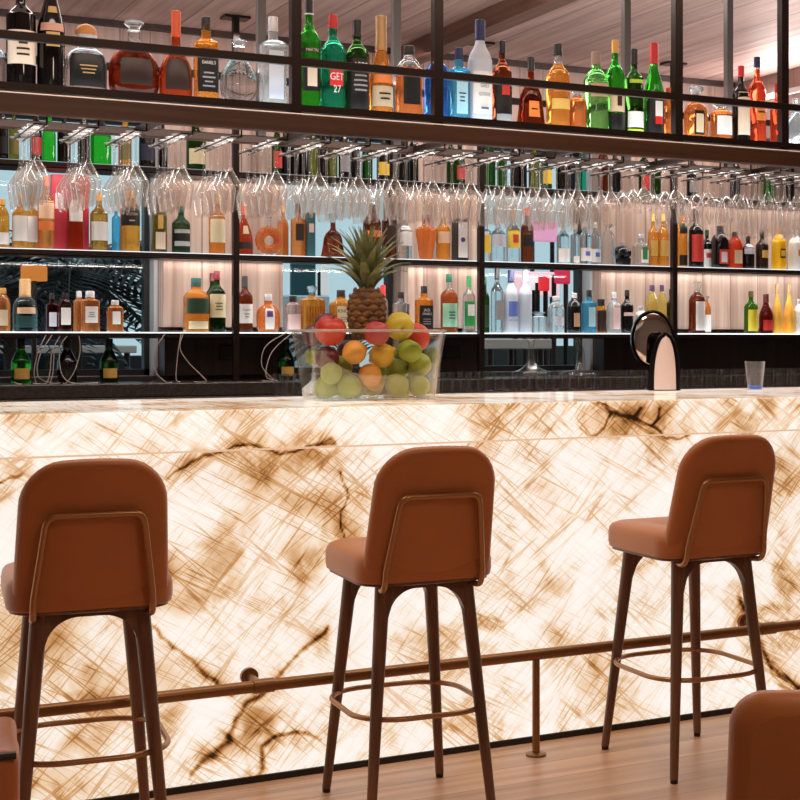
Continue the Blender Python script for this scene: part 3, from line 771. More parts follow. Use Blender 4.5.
    for (s, tc, wf, m) in texts:
        if s.startswith('='):                                   # rows of print too small to read
            tv, tf = [], []; q = random.Random(int(loc[0]*1e4))
            for r_ in range(len(s)):
                hw = wf*Rr*q.uniform(.3, .5); zz = (len(s)/2-.5-r_)*.05*H; o_ = len(tv); m_ = 6
                for k in range(m_+1): tv += [(-hw+2*hw*k/m_, zz-.009*H), (-hw+2*hw*k/m_, zz+.009*H)]
                tf += [(o_+2*k, o_+2*k+2, o_+2*k+3, o_+2*k+1) for k in range(m_)]
        else: tv, tf = text_mesh(s, wf*Rr, .085*H)
        g = G().add([(x, front(min(.6, tc+y/H), x)-.0009-.0005*len(labels)-.0004, tc*H+y) for x, y in tv], tf)
        g.build('label_print', PL[m], lo.get(0, root), smooth=False)
    return root
BOTTLES = [
('liquor_bottle', 'clear short bottle with black cap at the cut left end of overhead rack', (0.6555, 4.865, 2.0542), 0.03, 0.146, 'dome', 2, 1.0, 'clear', None, 'black', None, [], [], 'bottles on the overhead rack'),
('wine_bottle', 'black port bottle with tall cream label, first large one on overhead rack', (0.7293, 4.865, 2.0542), 0.0423, 0.3406, 'wine', 2, 1.0, 'black', None, 'blackfoil', None, [(0.22, 0.52, 75, 'cream')], [('====', 0.38, 1.0, 'ink')], 'bottles on the overhead rack'),
('wine_bottle', 'black slope-shouldered bottle with oval gold emblem and pinkish band on overhead rack', (0.8158, 4.865, 2.0542), 0.0406, 0.3996, 'burg', 2, 1.0, 'black', None, 'blackfoil', None, [(0.46, 0.52, 60, 'peach'), (0.34, 0.45, 30, 'gold'), (0.6, 0.65, 28, 'gold')], [], 'bottles on the overhead rack'),
('liquor_bottle', 'squat clear bottle with round cork and large black label on overhead rack', (0.9188, 4.865, 2.0542), 0.0615, 0.2208, 'squat2', 2.6, 0.7, 'clear', None, 'cork', None, [(0.1, 0.56, 62, 'black')], [('===', 0.34, 0.9, 'goldink')], 'bottles on the overhead rack'),
('decanter', 'wide round decanter of dark amber brandy with flared clear stopper on overhead rack', (1.0637, 4.865, 2.0542), 0.0776, 0.245, 'decanter', 2, 0.62, 'cognac', 0.66, 'clearcap', None, [(0.16, 0.5, 40, 'darkbrown')], [], 'bottles on the overhead rack'),
('liquor_bottle', 'red-brown brandy bottle with tall orange capsule on overhead rack', (1.1942, 4.865, 2.0542), 0.0519, 0.2902, 'squat', 2, 0.75, 'redamber', None, 'orange', 0.72, [(0.12, 0.46, 50, 'darkbrown')], [], 'bottles on the overhead rack'),
('liquor_bottle', 'square amber whiskey bottle with black label beside round clear flask, overhead rack', (1.2896, 4.865, 2.0542), 0.0353, 0.2811, 'rect', 5, 1.0, 'amber', 0.9, 'black', None, [(0.13, 0.62, 72, 'black')], [('JACK', 0.54, 0.8, 'white'), ("DANIEL'S", 0.46, 1.2, 'white'), ('====', 0.27, 1.2, 'grey')], 'bottles on the overhead rack'),
('decanter', 'round clear spherical flask with short neck on overhead rack', (1.3966, 4.865, 2.0542), 0.0616, 0.2177, 'orb', 2, 0.55, 'clear', None, 'clearcap', None, [], [], 'bottles on the overhead rack'),
('liquor_bottle', 'tall clear square bottle with textured glass and silver cap on overhead rack', (1.5094, 4.865, 2.0542), 0.0389, 0.304, 'rect', 5, 1.0, 'crystal', None, 'silver', None, [(0.1, 0.62, 40, 'haze')], [], 'bottles on the overhead rack'),
('liquor_bottle', 'tall bright green bottle with lime shoulder band just right of thick post, overhead rack', (1.6316, 4.865, 2.0542), 0.0381, 0.3731, 'std', 2, 1.0, 'green', None, 'blackring', None, [(0.18, 0.47, 50, 'black'), (0.22, 0.43, 26, 'cream'), (0.52, 0.56, 60, 'black')], [('MARTINI', 0.54, 1.1, 'cream')], 'bottles on the overhead rack'),
('liquor_bottle', 'teal green mint liqueur bottle with red cap and tilted red label on overhead rack', (1.7147, 4.865, 2.0542), 0.0416, 0.3321, 'std', 2, 1.0, 'teal', None, 'redcap', None, [(0.27, 0.43, 34, 'red')], [('GET', 0.36, 1.1, 'white'), ('27', 0.235, 0.6, 'white')], 'bottles on the overhead rack'),
('liquor_bottle', 'dark green bottle with black label and lime-lit shoulder on overhead rack', (1.7991, 4.865, 2.0542), 0.0419, 0.3241, 'std', 2, 1.0, 'dkgreen', None, 'black', 0.82, [(0.06, 0.58, 75, 'black')], [('ARDB', 0.51, 1.2, 'white'), ('====', 0.33, 1.2, 'grey')], 'bottles on the overhead rack'),
('liquor_bottle', 'slender amber cognac bottle with long silver-bronze cap on overhead rack', (1.885, 4.865, 2.0542), 0.0408, 0.3466, 'cone', 2, 1.0, 'amber', None, 'bronze', 0.66, [(0.33, 0.41, 60, 'orangelab'), (0.1, 0.3, 70, 'dkcream')], [('==', 0.2, 1.2, 'ink')], 'bottles on the overhead rack'),
('liquor_bottle', 'stocky orange bourbon bottle with dark stopper and black label on overhead rack', (1.9869, 4.865, 2.0542), 0.0438, 0.2543, 'dome', 3.4, 0.7, 'orange', 0.7, 'darkcap', None, [(0.2, 0.62, 45, 'black')], [], 'bottles on the overhead rack'),
('liquor_bottle', 'blue round-shouldered bottle standing behind the thin second post of overhead rack', (2.0909, 4.865, 2.0542), 0.0433, 0.2503, 'dome', 2, 1.0, 'blue', None, 'blue', None, [], [], 'bottles on the overhead rack'),
('liquor_bottle', 'pale blue rectangular gin bottle with navy cap on overhead rack', (2.174, 4.865, 2.0542), 0.0363, 0.2651, 'rect', 4, 0.8, 'ltblue', None, 'navy', None, [(0.12, 0.55, 36, 'ltbluelab')], [('===', 0.34, 0.8, 'navyink')], 'bottles on the overhead rack'),
('vodka_bottle', 'tall frosted white vodka bottle with navy capsule on overhead rack', (2.2545, 4.865, 2.0542), 0.0433, 0.3711, 'tall', 2, 1.0, 'frost', None, 'navy', None, [(0.1, 0.5, 60, 'white')], [('GREY', 0.36, 0.8, 'greyblue'), ('GOOSE', 0.28, 1.0, 'greyblue'), ('=', 0.15, 0.8, 'greyblue')], 'bottles on the overhead rack'),
('liquor_bottle', 'dark amber rum bottle with round red seal on overhead rack', (2.3402, 4.865, 2.0542), 0.0354, 0.3056, 'std', 2, 1.0, 'dkamber', None, 'black', None, [(0.08, 0.55, 70, 'black'), (0.36, 0.48, 26, 'redseal'), (0.06, 0.14, 60, 'grey')], [], 'bottles on the overhead rack'),
('decanter', 'squat bell-shaped cognac decanter with oval gold label on overhead rack', (2.4552, 4.865, 2.0542), 0.0573, 0.2594, 'bell2', 2, 0.6, 'cognac', None, 'black', None, [(0.16, 0.38, 26, 'orangelab')], [('=', 0.27, 0.6, 'ink')], 'bottles on the overhead rack'),
('liquor_bottle', 'golden whisky bottle with clear neck and black cap on overhead rack', (2.5645, 4.865, 2.0542), 0.0434, 0.3164, 'std', 2, 1.0, 'amber', 0.76, 'black', None, [(0.24, 0.36, 60, 'goldlab'), (0.44, 0.54, 50, 'orangelab')], [], 'bottles on the overhead rack'),
('decanter', 'short pale orange bottle half hidden beside green cut-glass bottle on overhead rack', (2.6427, 4.865, 2.0542), 0.0288, 0.1563, 'jar', 4, 1.0, 'orange', None, 'clearcap', None, [], [], 'bottles on the overhead rack'),
('liquor_bottle', 'light green bottle with tan cap and cut glass base on overhead rack', (2.722, 4.865, 2.0542), 0.044, 0.3021, 'dome2', 2.4, 1.0, 'ltgreen', None, 'tan', None, [(0.44, 0.6, 60, 'tanlab')], [], 'bottles on the overhead rack'),
('liquor_bottle', 'green bottle with gold cap and beige animal label on overhead rack', (2.8024, 4.865, 2.0542), 0.0355, 0.3539, 'std', 2, 1.0, 'green', None, 'goldcap', None, [(0.24, 0.47, 70, 'beige'), (0.02, 0.22, 75, 'black'), (0.3, 0.44, 16, 'darkbrown')], [], 'bottles on the overhead rack'),
('liquor_bottle', 'dark green bottle with lime neck band and low white label on overhead rack', (2.884, 4.865, 2.0542), 0.0353, 0.3283, 'wine', 2, 1.0, 'dkgreen', None, 'black', None, [(0.04, 0.08, 75, 'lime'), (0.1, 0.28, 75, 'white'), (0.6, 0.64, 60, 'lime')], [], 'bottles on the overhead rack'),
('wine_bottle', 'green sloping bottle with red capsule and dark lower label on overhead rack', (2.9711, 4.865, 2.0542), 0.0387, 0.3589, 'burg', 2, 1.0, 'green', None, 'redcap', None, [(0.02, 0.46, 80, 'black'), (0.22, 0.38, 24, 'white'), (0.14, 0.22, 24, 'red')], [], 'bottles on the overhead rack'),
('liquor_bottle', 'orange bottle half hidden by the thick post near tall red-capped green bottle', (3.0373, 4.865, 2.0542), 0.0265, 0.1957, 'dome', 2, 1.0, 'orange', None, 'orange', None, [], [], 'bottles on the overhead rack'),
('liquor_bottle', 'orange flask-shaped bottle with oval black label right of thick post, overhead rack', (3.1584, 4.865, 2.0542), 0.0533, 0.2093, 'flask', 2, 0.55, 'orange', None, 'clearcap', None, [(0.12, 0.56, 26, 'black'), (0.16, 0.5, 19, 'beige')], [], 'bottles on the overhead rack'),
('decanter', 'short orange bottle with white label beside orange flask on overhead rack', (3.2728, 4.865, 2.0542), 0.0423, 0.1571, 'jar', 2, 1.0, 'orange', None, 'clearcap', None, [(0.2, 0.66, 55, 'white')], [], 'bottles on the overhead rack'),
('liquor_bottle', 'dark vermouth bottle with red cap and long cream label on overhead rack', (3.3659, 4.865, 2.0542), 0.0349, 0.3077, 'std', 2, 1.0, 'black', None, 'redcap', None, [(0.12, 0.66, 55, 'cream')], [], 'bottles on the overhead rack'),
('liquor_bottle', 'bright orange-red aperitif bottle with navy cap on overhead rack', (3.4414, 4.865, 2.0542), 0.0351, 0.3494, 'std', 2, 1.0, 'redorange', 0.86, 'navy', 0.88, [(0.28, 0.5, 40, 'orangelab')], [('==', 0.4, 1.1, 'ink')], 'bottles on the overhead rack'),
('liquor_bottle', 'red-orange bottle hidden mostly behind the rightmost post of overhead rack', (3.5372, 4.865, 2.0542), 0.0275, 0.2521, 'std', 2, 1.0, 'redorange', None, 'redcap', None, [], [], 'bottles on the overhead rack'),
('decanter', 'cut crystal clear decanter at the cut right end of overhead rack', (3.6296, 4.865, 2.0542), 0.0495, 0.2003, 'orb', 2, 0.8, 'crystal', None, 'clearcap', None, [], [], 'bottles on the overhead rack'),
('liquor_bottle', 'black bottle with black label, first from the left on the top back shelf', (0.9875, 7.085, 2.0852), 0.0232, 0.2596, 'std', 2, 1.0, 'black', None, 'olivecap', None, [(0.12, 0.4, 60, 'black')], [], 'bottles on the top back shelf'),
('liquor_bottle', 'olive bottle with olive label, second from the left on the top back shelf', (1.033, 7.085, 2.0852), 0.0213, 0.2451, 'std', 2, 1.0, 'olive', None, 'black', None, [(0.12, 0.4, 60, 'olivelab')], [], 'bottles on the top back shelf'),
('liquor_bottle', 'black bottle with reddish label, third from the left on the top back shelf', (1.1247, 7.085, 2.0852), 0.025, 0.2745, 'burg', 2, 1.0, 'black', None, 'black', None, [(0.12, 0.4, 60, 'redlab')], [], 'bottles on the top back shelf'),
('liquor_bottle', 'bright green bottle, fourth from the left on the top back shelf', (1.1796, 7.085, 2.0852), 0.029, 0.2626, 'burg', 2, 1.0, 'green', None, 'darkcap', None, [], [], 'bottles on the top back shelf'),
('liquor_bottle', 'black bottle, fifth from the left on the top back shelf', (1.2434, 7.085, 2.0852), 0.029, 0.2284, 'std', 2, 1.0, 'black', None, 'darkcap', None, [], [], 'bottles on the top back shelf'),
('liquor_bottle', 'black bottle, sixth from the left on the top back shelf', (1.3294, 7.085, 2.0852), 0.0269, 0.2647, 'std', 2, 1.0, 'black', None, 'darkcap', None, [], [], 'bottles on the top back shelf'),
('liquor_bottle', 'bright green bottle with round shoulders, seventh from the left on the top back shelf', (1.4033, 7.085, 2.0852), 0.0451, 0.2, 'dome', 2, 1.0, 'green', None, 'blackfoil', None, [], [], 'bottles on the top back shelf'),
('liquor_bottle', 'golden bottle with olive label, eighth from the left on the top back shelf', (1.509, 7.085, 2.0852), 0.0296, 0.2699, 'burg', 2, 1.0, 'amber', None, 'darkcap', None, [(0.12, 0.4, 60, 'olivelab')], [], 'bottles on the top back shelf'),
('liquor_bottle', 'black bottle with navy label, ninth from the left on the top back shelf', (1.6074, 7.085, 2.0852), 0.0366, 0.276, 'burg', 2, 1.0, 'black', None, 'olivecap', None, [(0.12, 0.4, 60, 'navylab')], [], 'bottles on the top back shelf'),
('liquor_bottle', 'black bottle, tenth from the left on the top back shelf', (1.6798, 7.085, 2.0852), 0.0207, 0.2498, 'wine', 2, 1.0, 'black', None, 'blackfoil', None, [], [], 'bottles on the top back shelf'),
('liquor_bottle', 'dark green bottle with cream label, eleventh from the left on the top back shelf', (1.8314, 7.085, 2.0852), 0.0442, 0.2534, 'std', 2, 1.0, 'dkgreen', None, 'darkcap', None, [(0.12, 0.4, 60, 'creamlab')], [], 'bottles on the top back shelf'),
('liquor_bottle', 'dark green bottle with reddish label, twelfth from the left on the top back shelf', (2.2177, 7.085, 2.0852), 0.0247, 0.2884, 'burg', 2, 1.0, 'dkgreen', None, 'darkcap', None, [(0.12, 0.4, 60, 'redlab')], [], 'bottles on the top back shelf'),
('liquor_bottle', 'blue-black bottle, thirteenth from the left on the top back shelf', (2.2619, 7.085, 2.0852), 0.0186, 0.2326, 'wine', 2, 1.0, 'dkblue', None, 'olivecap', None, [], [], 'bottles on the top back shelf'),
('liquor_bottle', 'black bottle, fourteenth from the left on the top back shelf', (2.3064, 7.085, 2.0852), 0.023, 0.2615, 'burg', 2, 1.0, 'black', None, 'olivecap', None, [], [], 'bottles on the top back shelf'),
('liquor_bottle', 'black bottle, fifteenth from the left on the top back shelf', (2.3511, 7.085, 2.0852), 0.0208, 0.2601, 'wine', 2, 1.0, 'black', None, 'darkcap', None, [], [], 'bottles on the top back shelf'),
('liquor_bottle', 'olive bottle, sixteenth from the left on the top back shelf', (2.3961, 7.085, 2.0852), 0.0218, 0.2735, 'std', 2, 1.0, 'olive', None, 'black', None, [], [], 'bottles on the top back shelf'),
('liquor_bottle', 'black bottle, seventeenth from the left on the top back shelf', (2.4465, 7.085, 2.0852), 0.0267, 0.2885, 'burg', 2, 1.0, 'black', None, 'olivecap', None, [], [], 'bottles on the top back shelf'),
('liquor_bottle', 'olive bottle, eighteenth from the left on the top back shelf', (2.4971, 7.085, 2.0852), 0.0219, 0.2445, 'wine', 2, 1.0, 'olive', None, 'blackfoil', None, [], [], 'bottles on the top back shelf'),
('liquor_bottle', 'black bottle with grey label, nineteenth from the left on the top back shelf', (2.5532, 7.085, 2.0852), 0.0269, 0.2884, 'wine', 2, 1.0, 'black', None, 'olivecap', None, [(0.12, 0.4, 60, 'grey')], [], 'bottles on the top back shelf'),
('liquor_bottle', 'black bottle, twentieth from the left on the top back shelf', (2.6098, 7.085, 2.0852), 0.0245, 0.2747, 'burg', 2, 1.0, 'black', None, 'olivecap', None, [], [], 'bottles on the top back shelf'),
('liquor_bottle', 'dark green bottle, twenty-first from the left on the top back shelf', (2.672, 7.085, 2.0852), 0.0271, 0.2429, 'burg', 2, 1.0, 'dkgreen', None, 'blackfoil', None, [], [], 'bottles on the top back shelf'),
('liquor_bottle', 'black bottle with yellow label, twenty-second from the left on the top back shelf', (2.7556, 7.085, 2.0852), 0.0322, 0.2327, 'std', 2, 1.0, 'black', None, 'black', None, [(0.12, 0.4, 60, 'yellowlab')], [], 'bottles on the top back shelf'),
('liquor_bottle', 'black bottle, twenty-third from the left on the top back shelf', (2.8616, 7.085, 2.0852), 0.0324, 0.2473, 'burg', 2, 1.0, 'black', None, 'blackfoil', None, [], [], 'bottles on the top back shelf'),
('liquor_bottle', 'black bottle, twenty-fourth from the left on the top back shelf', (2.9204, 7.085, 2.0852), 0.0225, 0.2888, 'wine', 2, 1.0, 'black', None, 'darkcap', None, [], [], 'bottles on the top back shelf'),
('liquor_bottle', 'dark green bottle, twenty-fifth from the left on the top back shelf', (3.1218, 7.085, 2.0852), 0.0224, 0.2672, 'std', 2, 1.0, 'dkgreen', None, 'darkcap', None, [], [], 'bottles on the top back shelf'),
('liquor_bottle', 'dark green bottle with reddish label, twenty-sixth from the left on the top back shelf', (3.1716, 7.085, 2.0852), 0.0266, 0.2508, 'burg', 2, 1.0, 'dkgreen', None, 'darkcap', None, [(0.12, 0.4, 60, 'redlab')], [], 'bottles on the top back shelf'),
('liquor_bottle', 'dark green bottle, twenty-seventh from the left on the top back shelf', (3.3398, 7.085, 2.0852), 0.0283, 0.3011, 'burg', 2, 1.0, 'dkgreen', None, 'darkcap', None, [], [], 'bottles on the top back shelf'),
('liquor_bottle', 'dark green bottle, twenty-eighth from the left on the top back shelf', (3.4081, 7.085, 2.0852), 0.0258, 0.2335, 'rect', 2, 1.0, 'dkgreen', None, 'black', None, [], [], 'bottles on the top back shelf'),
('liquor_bottle', 'black bottle, twenty-ninth from the left on the top back shelf', (3.4827, 7.085, 2.0852), 0.0249, 0.2829, 'wine', 2, 1.0, 'black', None, 'olivecap', None, [], [], 'bottles on the top back shelf'),
('liquor_bottle', 'black bottle, thirtieth from the left on the top back shelf', (3.529, 7.085, 2.0852), 0.0205, 0.2835, 'burg', 2, 1.0, 'black', None, 'olivecap', None, [], [], 'bottles on the top back shelf'),
('liquor_bottle', 'olive bottle, thirty-first from the left on the top back shelf', (3.5931, 7.085, 2.0852), 0.0287, 0.2617, 'wine', 2, 1.0, 'olive', None, 'darkcap', None, [], [], 'bottles on the top back shelf'),
('liquor_bottle', 'dark green bottle with yellow label, thirty-second from the left on the top back shelf', (3.6636, 7.085, 2.0852), 0.0315, 0.2643, 'burg', 2, 1.0, 'dkgreen', None, 'black', None, [(0.12, 0.4, 60, 'yellowlab')], [], 'bottles on the top back shelf'),
('liquor_bottle', 'black bottle, thirty-third from the left on the top back shelf', (3.7586, 7.085, 2.0852), 0.0313, 0.2739, 'burg', 2, 1.0, 'black', None, 'darkcap', None, [], [], 'bottles on the top back shelf'),
('liquor_bottle', 'blue-black bottle, thirty-fourth from the left on the top back shelf', (3.8125, 7.085, 2.0852), 0.0217, 0.2343, 'std', 2, 1.0, 'dkblue', None, 'olivecap', None, [], [], 'bottles on the top back shelf'),
('liquor_bottle', 'teal bottle, thirty-fifth from the left on the top back shelf', (3.8728, 7.085, 2.0852), 0.0266, 0.2359, 'rect', 2, 1.0, 'teal', None, 'blackfoil', None, [], [], 'bottles on the top back shelf'),
('liquor_bottle', 'brown bottle, thirty-sixth from the left on the top back shelf', (4.007, 7.085, 2.0852), 0.0268, 0.302, 'std', 2, 1.0, 'dkamber', None, 'black', None, [], [], 'bottles on the top back shelf'),
('liquor_bottle', 'black bottle, thirty-seventh from the left on the top back shelf', (4.0812, 7.085, 2.0852), 0.035, 0.2559, 'wine', 2, 1.0, 'black', None, 'black', None, [], [], 'bottles on the top back shelf'),
('liquor_bottle', 'dark green bottle with reddish label, thirty-eighth from the left on the top back shelf', (4.2632, 7.085, 2.0852), 0.0299, 0.272, 'wine', 2, 1.0, 'dkgreen', None, 'darkcap', None, [(0.12, 0.4, 60, 'redlab')], [], 'bottles on the top back shelf'),
('liquor_bottle', 'dark green bottle, thirty-ninth from the left on the top back shelf', (4.3396, 7.085, 2.0852), 0.0273, 0.2382, 'std', 2, 1.0, 'dkgreen', None, 'darkcap', None, [], [], 'bottles on the top back shelf'),
('liquor_bottle', 'black bottle with grey label, fortieth from the left on the top back shelf', (4.5733, 7.085, 2.0852), 0.0305, 0.2574, 'rect', 2, 1.0, 'black', None, 'blackfoil', None, [(0.12, 0.4, 60, 'grey')], [], 'bottles on the top back shelf'),
('liquor_bottle', 'blue-black bottle, forty-first from the left on the top back shelf', (4.8609, 7.085, 2.0852), 0.0282, 0.2832, 'wine', 2, 1.0, 'dkblue', None, 'olivecap', None, [], [], 'bottles on the top back shelf'),
('liquor_bottle', 'bright green bottle, forty-second from the left on the top back shelf', (5.0953, 7.085, 2.0852), 0.0314, 0.2908, 'std', 2, 1.0, 'green', None, 'blackfoil', None, [], [], 'bottles on the top back shelf'),
('liquor_bottle', 'black bottle, forty-third from the left on the top back shelf', (5.2432, 7.085, 2.0852), 0.0259, 0.2915, 'wine', 2, 1.0, 'black', None, 'olivecap', None, [], [], 'bottles on the top back shelf'),
('liquor_bottle', 'golden bottle with white label cut by left frame edge, middle back shelf', (0.9834, 7.085, 1.7002), 0.0307, 0.2173, 'dome', 2, 1.0, 'gold', None, 'goldcap', None, [(0.08, 0.32, 70, 'white')], [], 'bottles on the middle back shelf'),
('liquor_bottle', 'golden whisky bottle with big white label, second on the middle back shelf', (1.0579, 7.085, 1.7002), 0.033, 0.2427, 'std', 2, 1.0, 'gold', None, 'goldcap', None, [(0.14, 0.6, 75, 'white')], [], 'bottles on the middle back shelf'),
('liquor_bottle', 'golden whisky bottle with white label, close behind its twin, middle back shelf', (1.1213, 7.17, 1.7002), 0.0313, 0.2528, 'std', 2, 1.0, 'gold', None, 'goldcap', None, [(0.14, 0.6, 75, 'white')], [], 'bottles on the middle back shelf'),
('liquor_bottle', 'orange bottle with orange cap and pale peach label beside red carton', (1.1669, 7.085, 1.7002), 0.0355, 0.3277, 'std', 2, 1.0, 'orange', None, 'orange', None, [(0.42, 0.66, 70, 'peach2'), (0.26, 0.38, 70, 'orangelab')], [], 'bottles on the middle back shelf'),
('liquor_bottle', 'red-brown bottle with white label standing before red cartons', (1.2905, 7.085, 1.7002), 0.0336, 0.2805, 'dome', 3, 1.0, 'redamber', None, 'clearcap', None, [(0.46, 0.8, 60, 'white')], [], 'bottles on the middle back shelf'),
('liquor_bottle', 'dark golden bottle with white square label between red carton and wine glasses', (1.3946, 7.085, 1.7002), 0.0384, 0.263, 'std', 2, 1.0, 'dkgold', None, 'goldcap', None, [(0.18, 0.5, 72, 'white')], [], 'bottles on the middle back shelf'),
('liquor_bottle', 'slim pale blue-grey bottle beside black-labelled golden bottle, middle back shelf', (1.4692, 7.085, 1.7002), 0.0173, 0.2212, 'rect', 4, 1.0, 'ltblue', None, 'silver', None, [], [], 'bottles on the middle back shelf'),
('liquor_bottle', 'broad golden bourbon bottle with black upper label, middle back shelf', (1.5313, 7.085, 1.7002), 0.0438, 0.2832, 'dome', 2, 1.0, 'gold', None, 'goldcap', None, [(0.42, 0.72, 75, 'black')], [('BOSTON', 0.6, 1.1, 'peachink'), ('=', 0.5, 0.7, 'peachink')], 'bottles on the middle back shelf'),
('liquor_bottle', 'olive flat bottle with cream lower label beside green bottle', (1.6616, 7.085, 1.7002), 0.0324, 0.2619, 'rect', 4, 1.0, 'olive', None, 'olivecap', None, [(0.06, 0.36, 44, 'cream'), (0.42, 0.66, 22, 'goldlab')], [], 'bottles on the middle back shelf'),
('liquor_bottle', 'green bottle with black and silver label beside olive bottle', (1.7621, 7.085, 1.7002), 0.0417, 0.2203, 'std', 2, 1.0, 'dkgreen', None, 'dkgreencap', None, [(0.1, 0.52, 75, 'black'), (0.42, 0.5, 60, 'silverlab'), (0.15, 0.25, 60, 'silverlab')], [], 'bottles on the middle back shelf'),
('liquor_bottle', 'amber bottle with tall cream label left of second shelf post', (1.9296, 7.085, 1.7002), 0.0375, 0.2744, 'std', 2, 1.0, 'amber', None, 'goldcap', None, [(0.2, 0.66, 70, 'creamlab')], [], 'bottles on the middle back shelf'),
('liquor_bottle', 'red-amber conical bottle with round pale seal right of second shelf post', (2.0579, 7.085, 1.7002), 0.0402, 0.2378, 'cone', 2.4, 1.0, 'redamber', None, 'orange', None, [(0.42, 0.58, 24, 'beige'), (0.12, 0.26, 60, 'darkbrown')], [], 'bottles on the middle back shelf'),
('decanter', 'ring-shaped ribbed orange decanter with hollow centre', (2.1787, 7.085, 1.7002), 0.0691, 0.224, 'ring', 2, 1.0, 'orange', None, 'clearcap', None, [], [], 'bottles on the middle back shelf'),
('liquor_bottle', 'orange bottle peeping from behind the ring-shaped decanter', (2.2741, 7.17, 1.7002), 0.0266, 0.2538, 'std', 2, 1.0, 'orange', None, 'goldcap', None, [], [], 'bottles on the middle back shelf'),
('liquor_bottle', 'rectangular orange bottle with dark label beside teal carton', (2.3213, 7.085, 1.7002), 0.0318, 0.2541, 'rect', 4, 1.0, 'orange', None, 'black', None, [(0.3, 0.62, 42, 'darkbrown')], [], 'bottles on the middle back shelf'),
('decanter', 'bell-shaped dark red cognac decanter with clear foot, middle back shelf', (2.4971, 7.085, 1.7002), 0.0608, 0.2131, 'bell2', 2, 0.6, 'cognac', None, 'clearcap', None, [], [], 'bottles on the middle back shelf'),
('liquor_bottle', 'dark amber bottle with bright orange middle band, behind pineapple tip', (2.698, 7.085, 1.7002), 0.0444, 0.2657, 'dome', 2, 1.0, 'dkamber', None, 'black', None, [(0.4, 0.52, 60, 'orangelab')], [], 'bottles on the middle back shelf'),
('liquor_bottle', 'dark brown bottle with glowing amber foot right of pineapple leaves', (2.7873, 7.085, 1.7002), 0.0347, 0.2745, 'rect', 3, 1.0, 'dkamber', None, 'black', None, [(0.25, 0.8, 60, 'darkbrown')], [], 'bottles on the middle back shelf'),
('liquor_bottle', 'clear bottle with white label left of fluted orange decanter', (2.8722, 7.085, 1.7002), 0.0349, 0.2284, 'std', 2, 1.0, 'clear', None, 'silver', None, [(0.3, 0.74, 72, 'white')], [], 'bottles on the middle back shelf'),
('decanter', 'fluted orange decanter tapering downward, middle back shelf', (2.9852, 7.085, 1.7002), 0.0528, 0.228, 'flute', 2, 1.0, 'orange', None, 'redcap2', None, [], [], 'bottles on the middle back shelf'),
('liquor_bottle', 'golden bottle with cream band beside fluted decanter', (3.0778, 7.085, 1.7002), 0.0354, 0.2519, 'std', 2, 1.0, 'gold', None, 'goldcap', None, [(0.35, 0.58, 72, 'peach2')], [], 'bottles on the middle back shelf'),
('liquor_bottle', 'clear bottle with yellow label just right of middle shelf post', (3.3172, 7.085, 1.7002), 0.0231, 0.2259, 'rect', 3, 1.0, 'clear', None, 'clearcap', None, [(0.2, 0.62, 60, 'yellowlab')], [], 'bottles on the middle back shelf'),
('liquor_bottle', 'clear spirit bottle with pale grey label near yellow-labelled bottle', (3.3853, 7.085, 1.7002), 0.0387, 0.2286, 'std', 2, 1.0, 'clear', None, 'silver', None, [(0.35, 0.62, 70, 'haze')], [], 'bottles on the middle back shelf'),
('liquor_bottle', 'clear bottle with yellow label and red centre mark', (3.4712, 7.085, 1.7002), 0.0363, 0.2683, 'std', 2, 1.0, 'clear', None, 'goldcap', None, [(0.28, 0.64, 75, 'yellowlab'), (0.38, 0.54, 26, 'redlab')], [], 'bottles on the middle back shelf'),
('liquor_bottle', 'dark red-brown rum bottle with slender neck before the bright window', (3.5523, 7.085, 1.7002), 0.0339, 0.2873, 'std', 2, 1.0, 'dkamber', None, 'orange', None, [(0.3, 0.5, 60, 'black')], [], 'bottles on the middle back shelf'),
('liquor_bottle', 'clear bottle with white lower label before pink window view', (3.7645, 7.085, 1.7002), 0.0343, 0.2277, 'std', 2, 1.0, 'clear', None, 'silver', None, [(0.04, 0.36, 75, 'white')], [], 'bottles on the middle back shelf'),
('liquor_bottle', 'slim clear bottle at the window frame, middle back shelf', (3.8365, 7.085, 1.7002), 0.021, 0.2199, 'rect', 4, 1.0, 'clear', None, 'silver', None, [(0.04, 0.2, 60, 'white')], [], 'bottles on the middle back shelf'),
('liquor_bottle', 'clear vodka bottle with blue-white label, first of a close pair', (3.897, 7.085, 1.7002), 0.0346, 0.2328, 'std', 2, 1.0, 'clear', None, 'silver', None, [(0.08, 0.38, 72, 'white'), (0.2, 0.3, 24, 'bluelab')], [], 'bottles on the middle back shelf'),
('liquor_bottle', 'clear vodka bottle with blue-white label, second of a close pair', (4.0054, 7.17, 1.7002), 0.0324, 0.2374, 'std', 2, 1.0, 'clear', None, 'silver', None, [(0.08, 0.38, 72, 'white'), (0.2, 0.3, 24, 'bluelab')], [], 'bottles on the middle back shelf'),
('liquor_bottle', 'tall clear dome-topped bottle left of black skull bottle', (4.0378, 7.085, 1.7002), 0.0376, 0.2221, 'dome', 2, 1.0, 'clear', None, 'clearcap', None, [], [], 'bottles on the middle back shelf'),
('liquor_bottle', 'clear round bottle with green back label right of black skull bottle', (4.2441, 7.085, 1.7002), 0.0462, 0.1755, 'std', 2, 1.0, 'clear', None, 'silver', None, [(0.1, 0.5, 30, 'white'), (0.2, 0.58, 20, 'greenlab')], [], 'bottles on the middle back shelf'),
('liquor_bottle', 'tall golden bottle, nearer of two before the third shelf post', (4.3204, 7.085, 1.7002), 0.0273, 0.2873, 'std', 2, 1.0, 'gold', None, 'goldcap', None, [(0.2, 0.5, 60, 'goldlab')], [], 'bottles on the middle back shelf'),
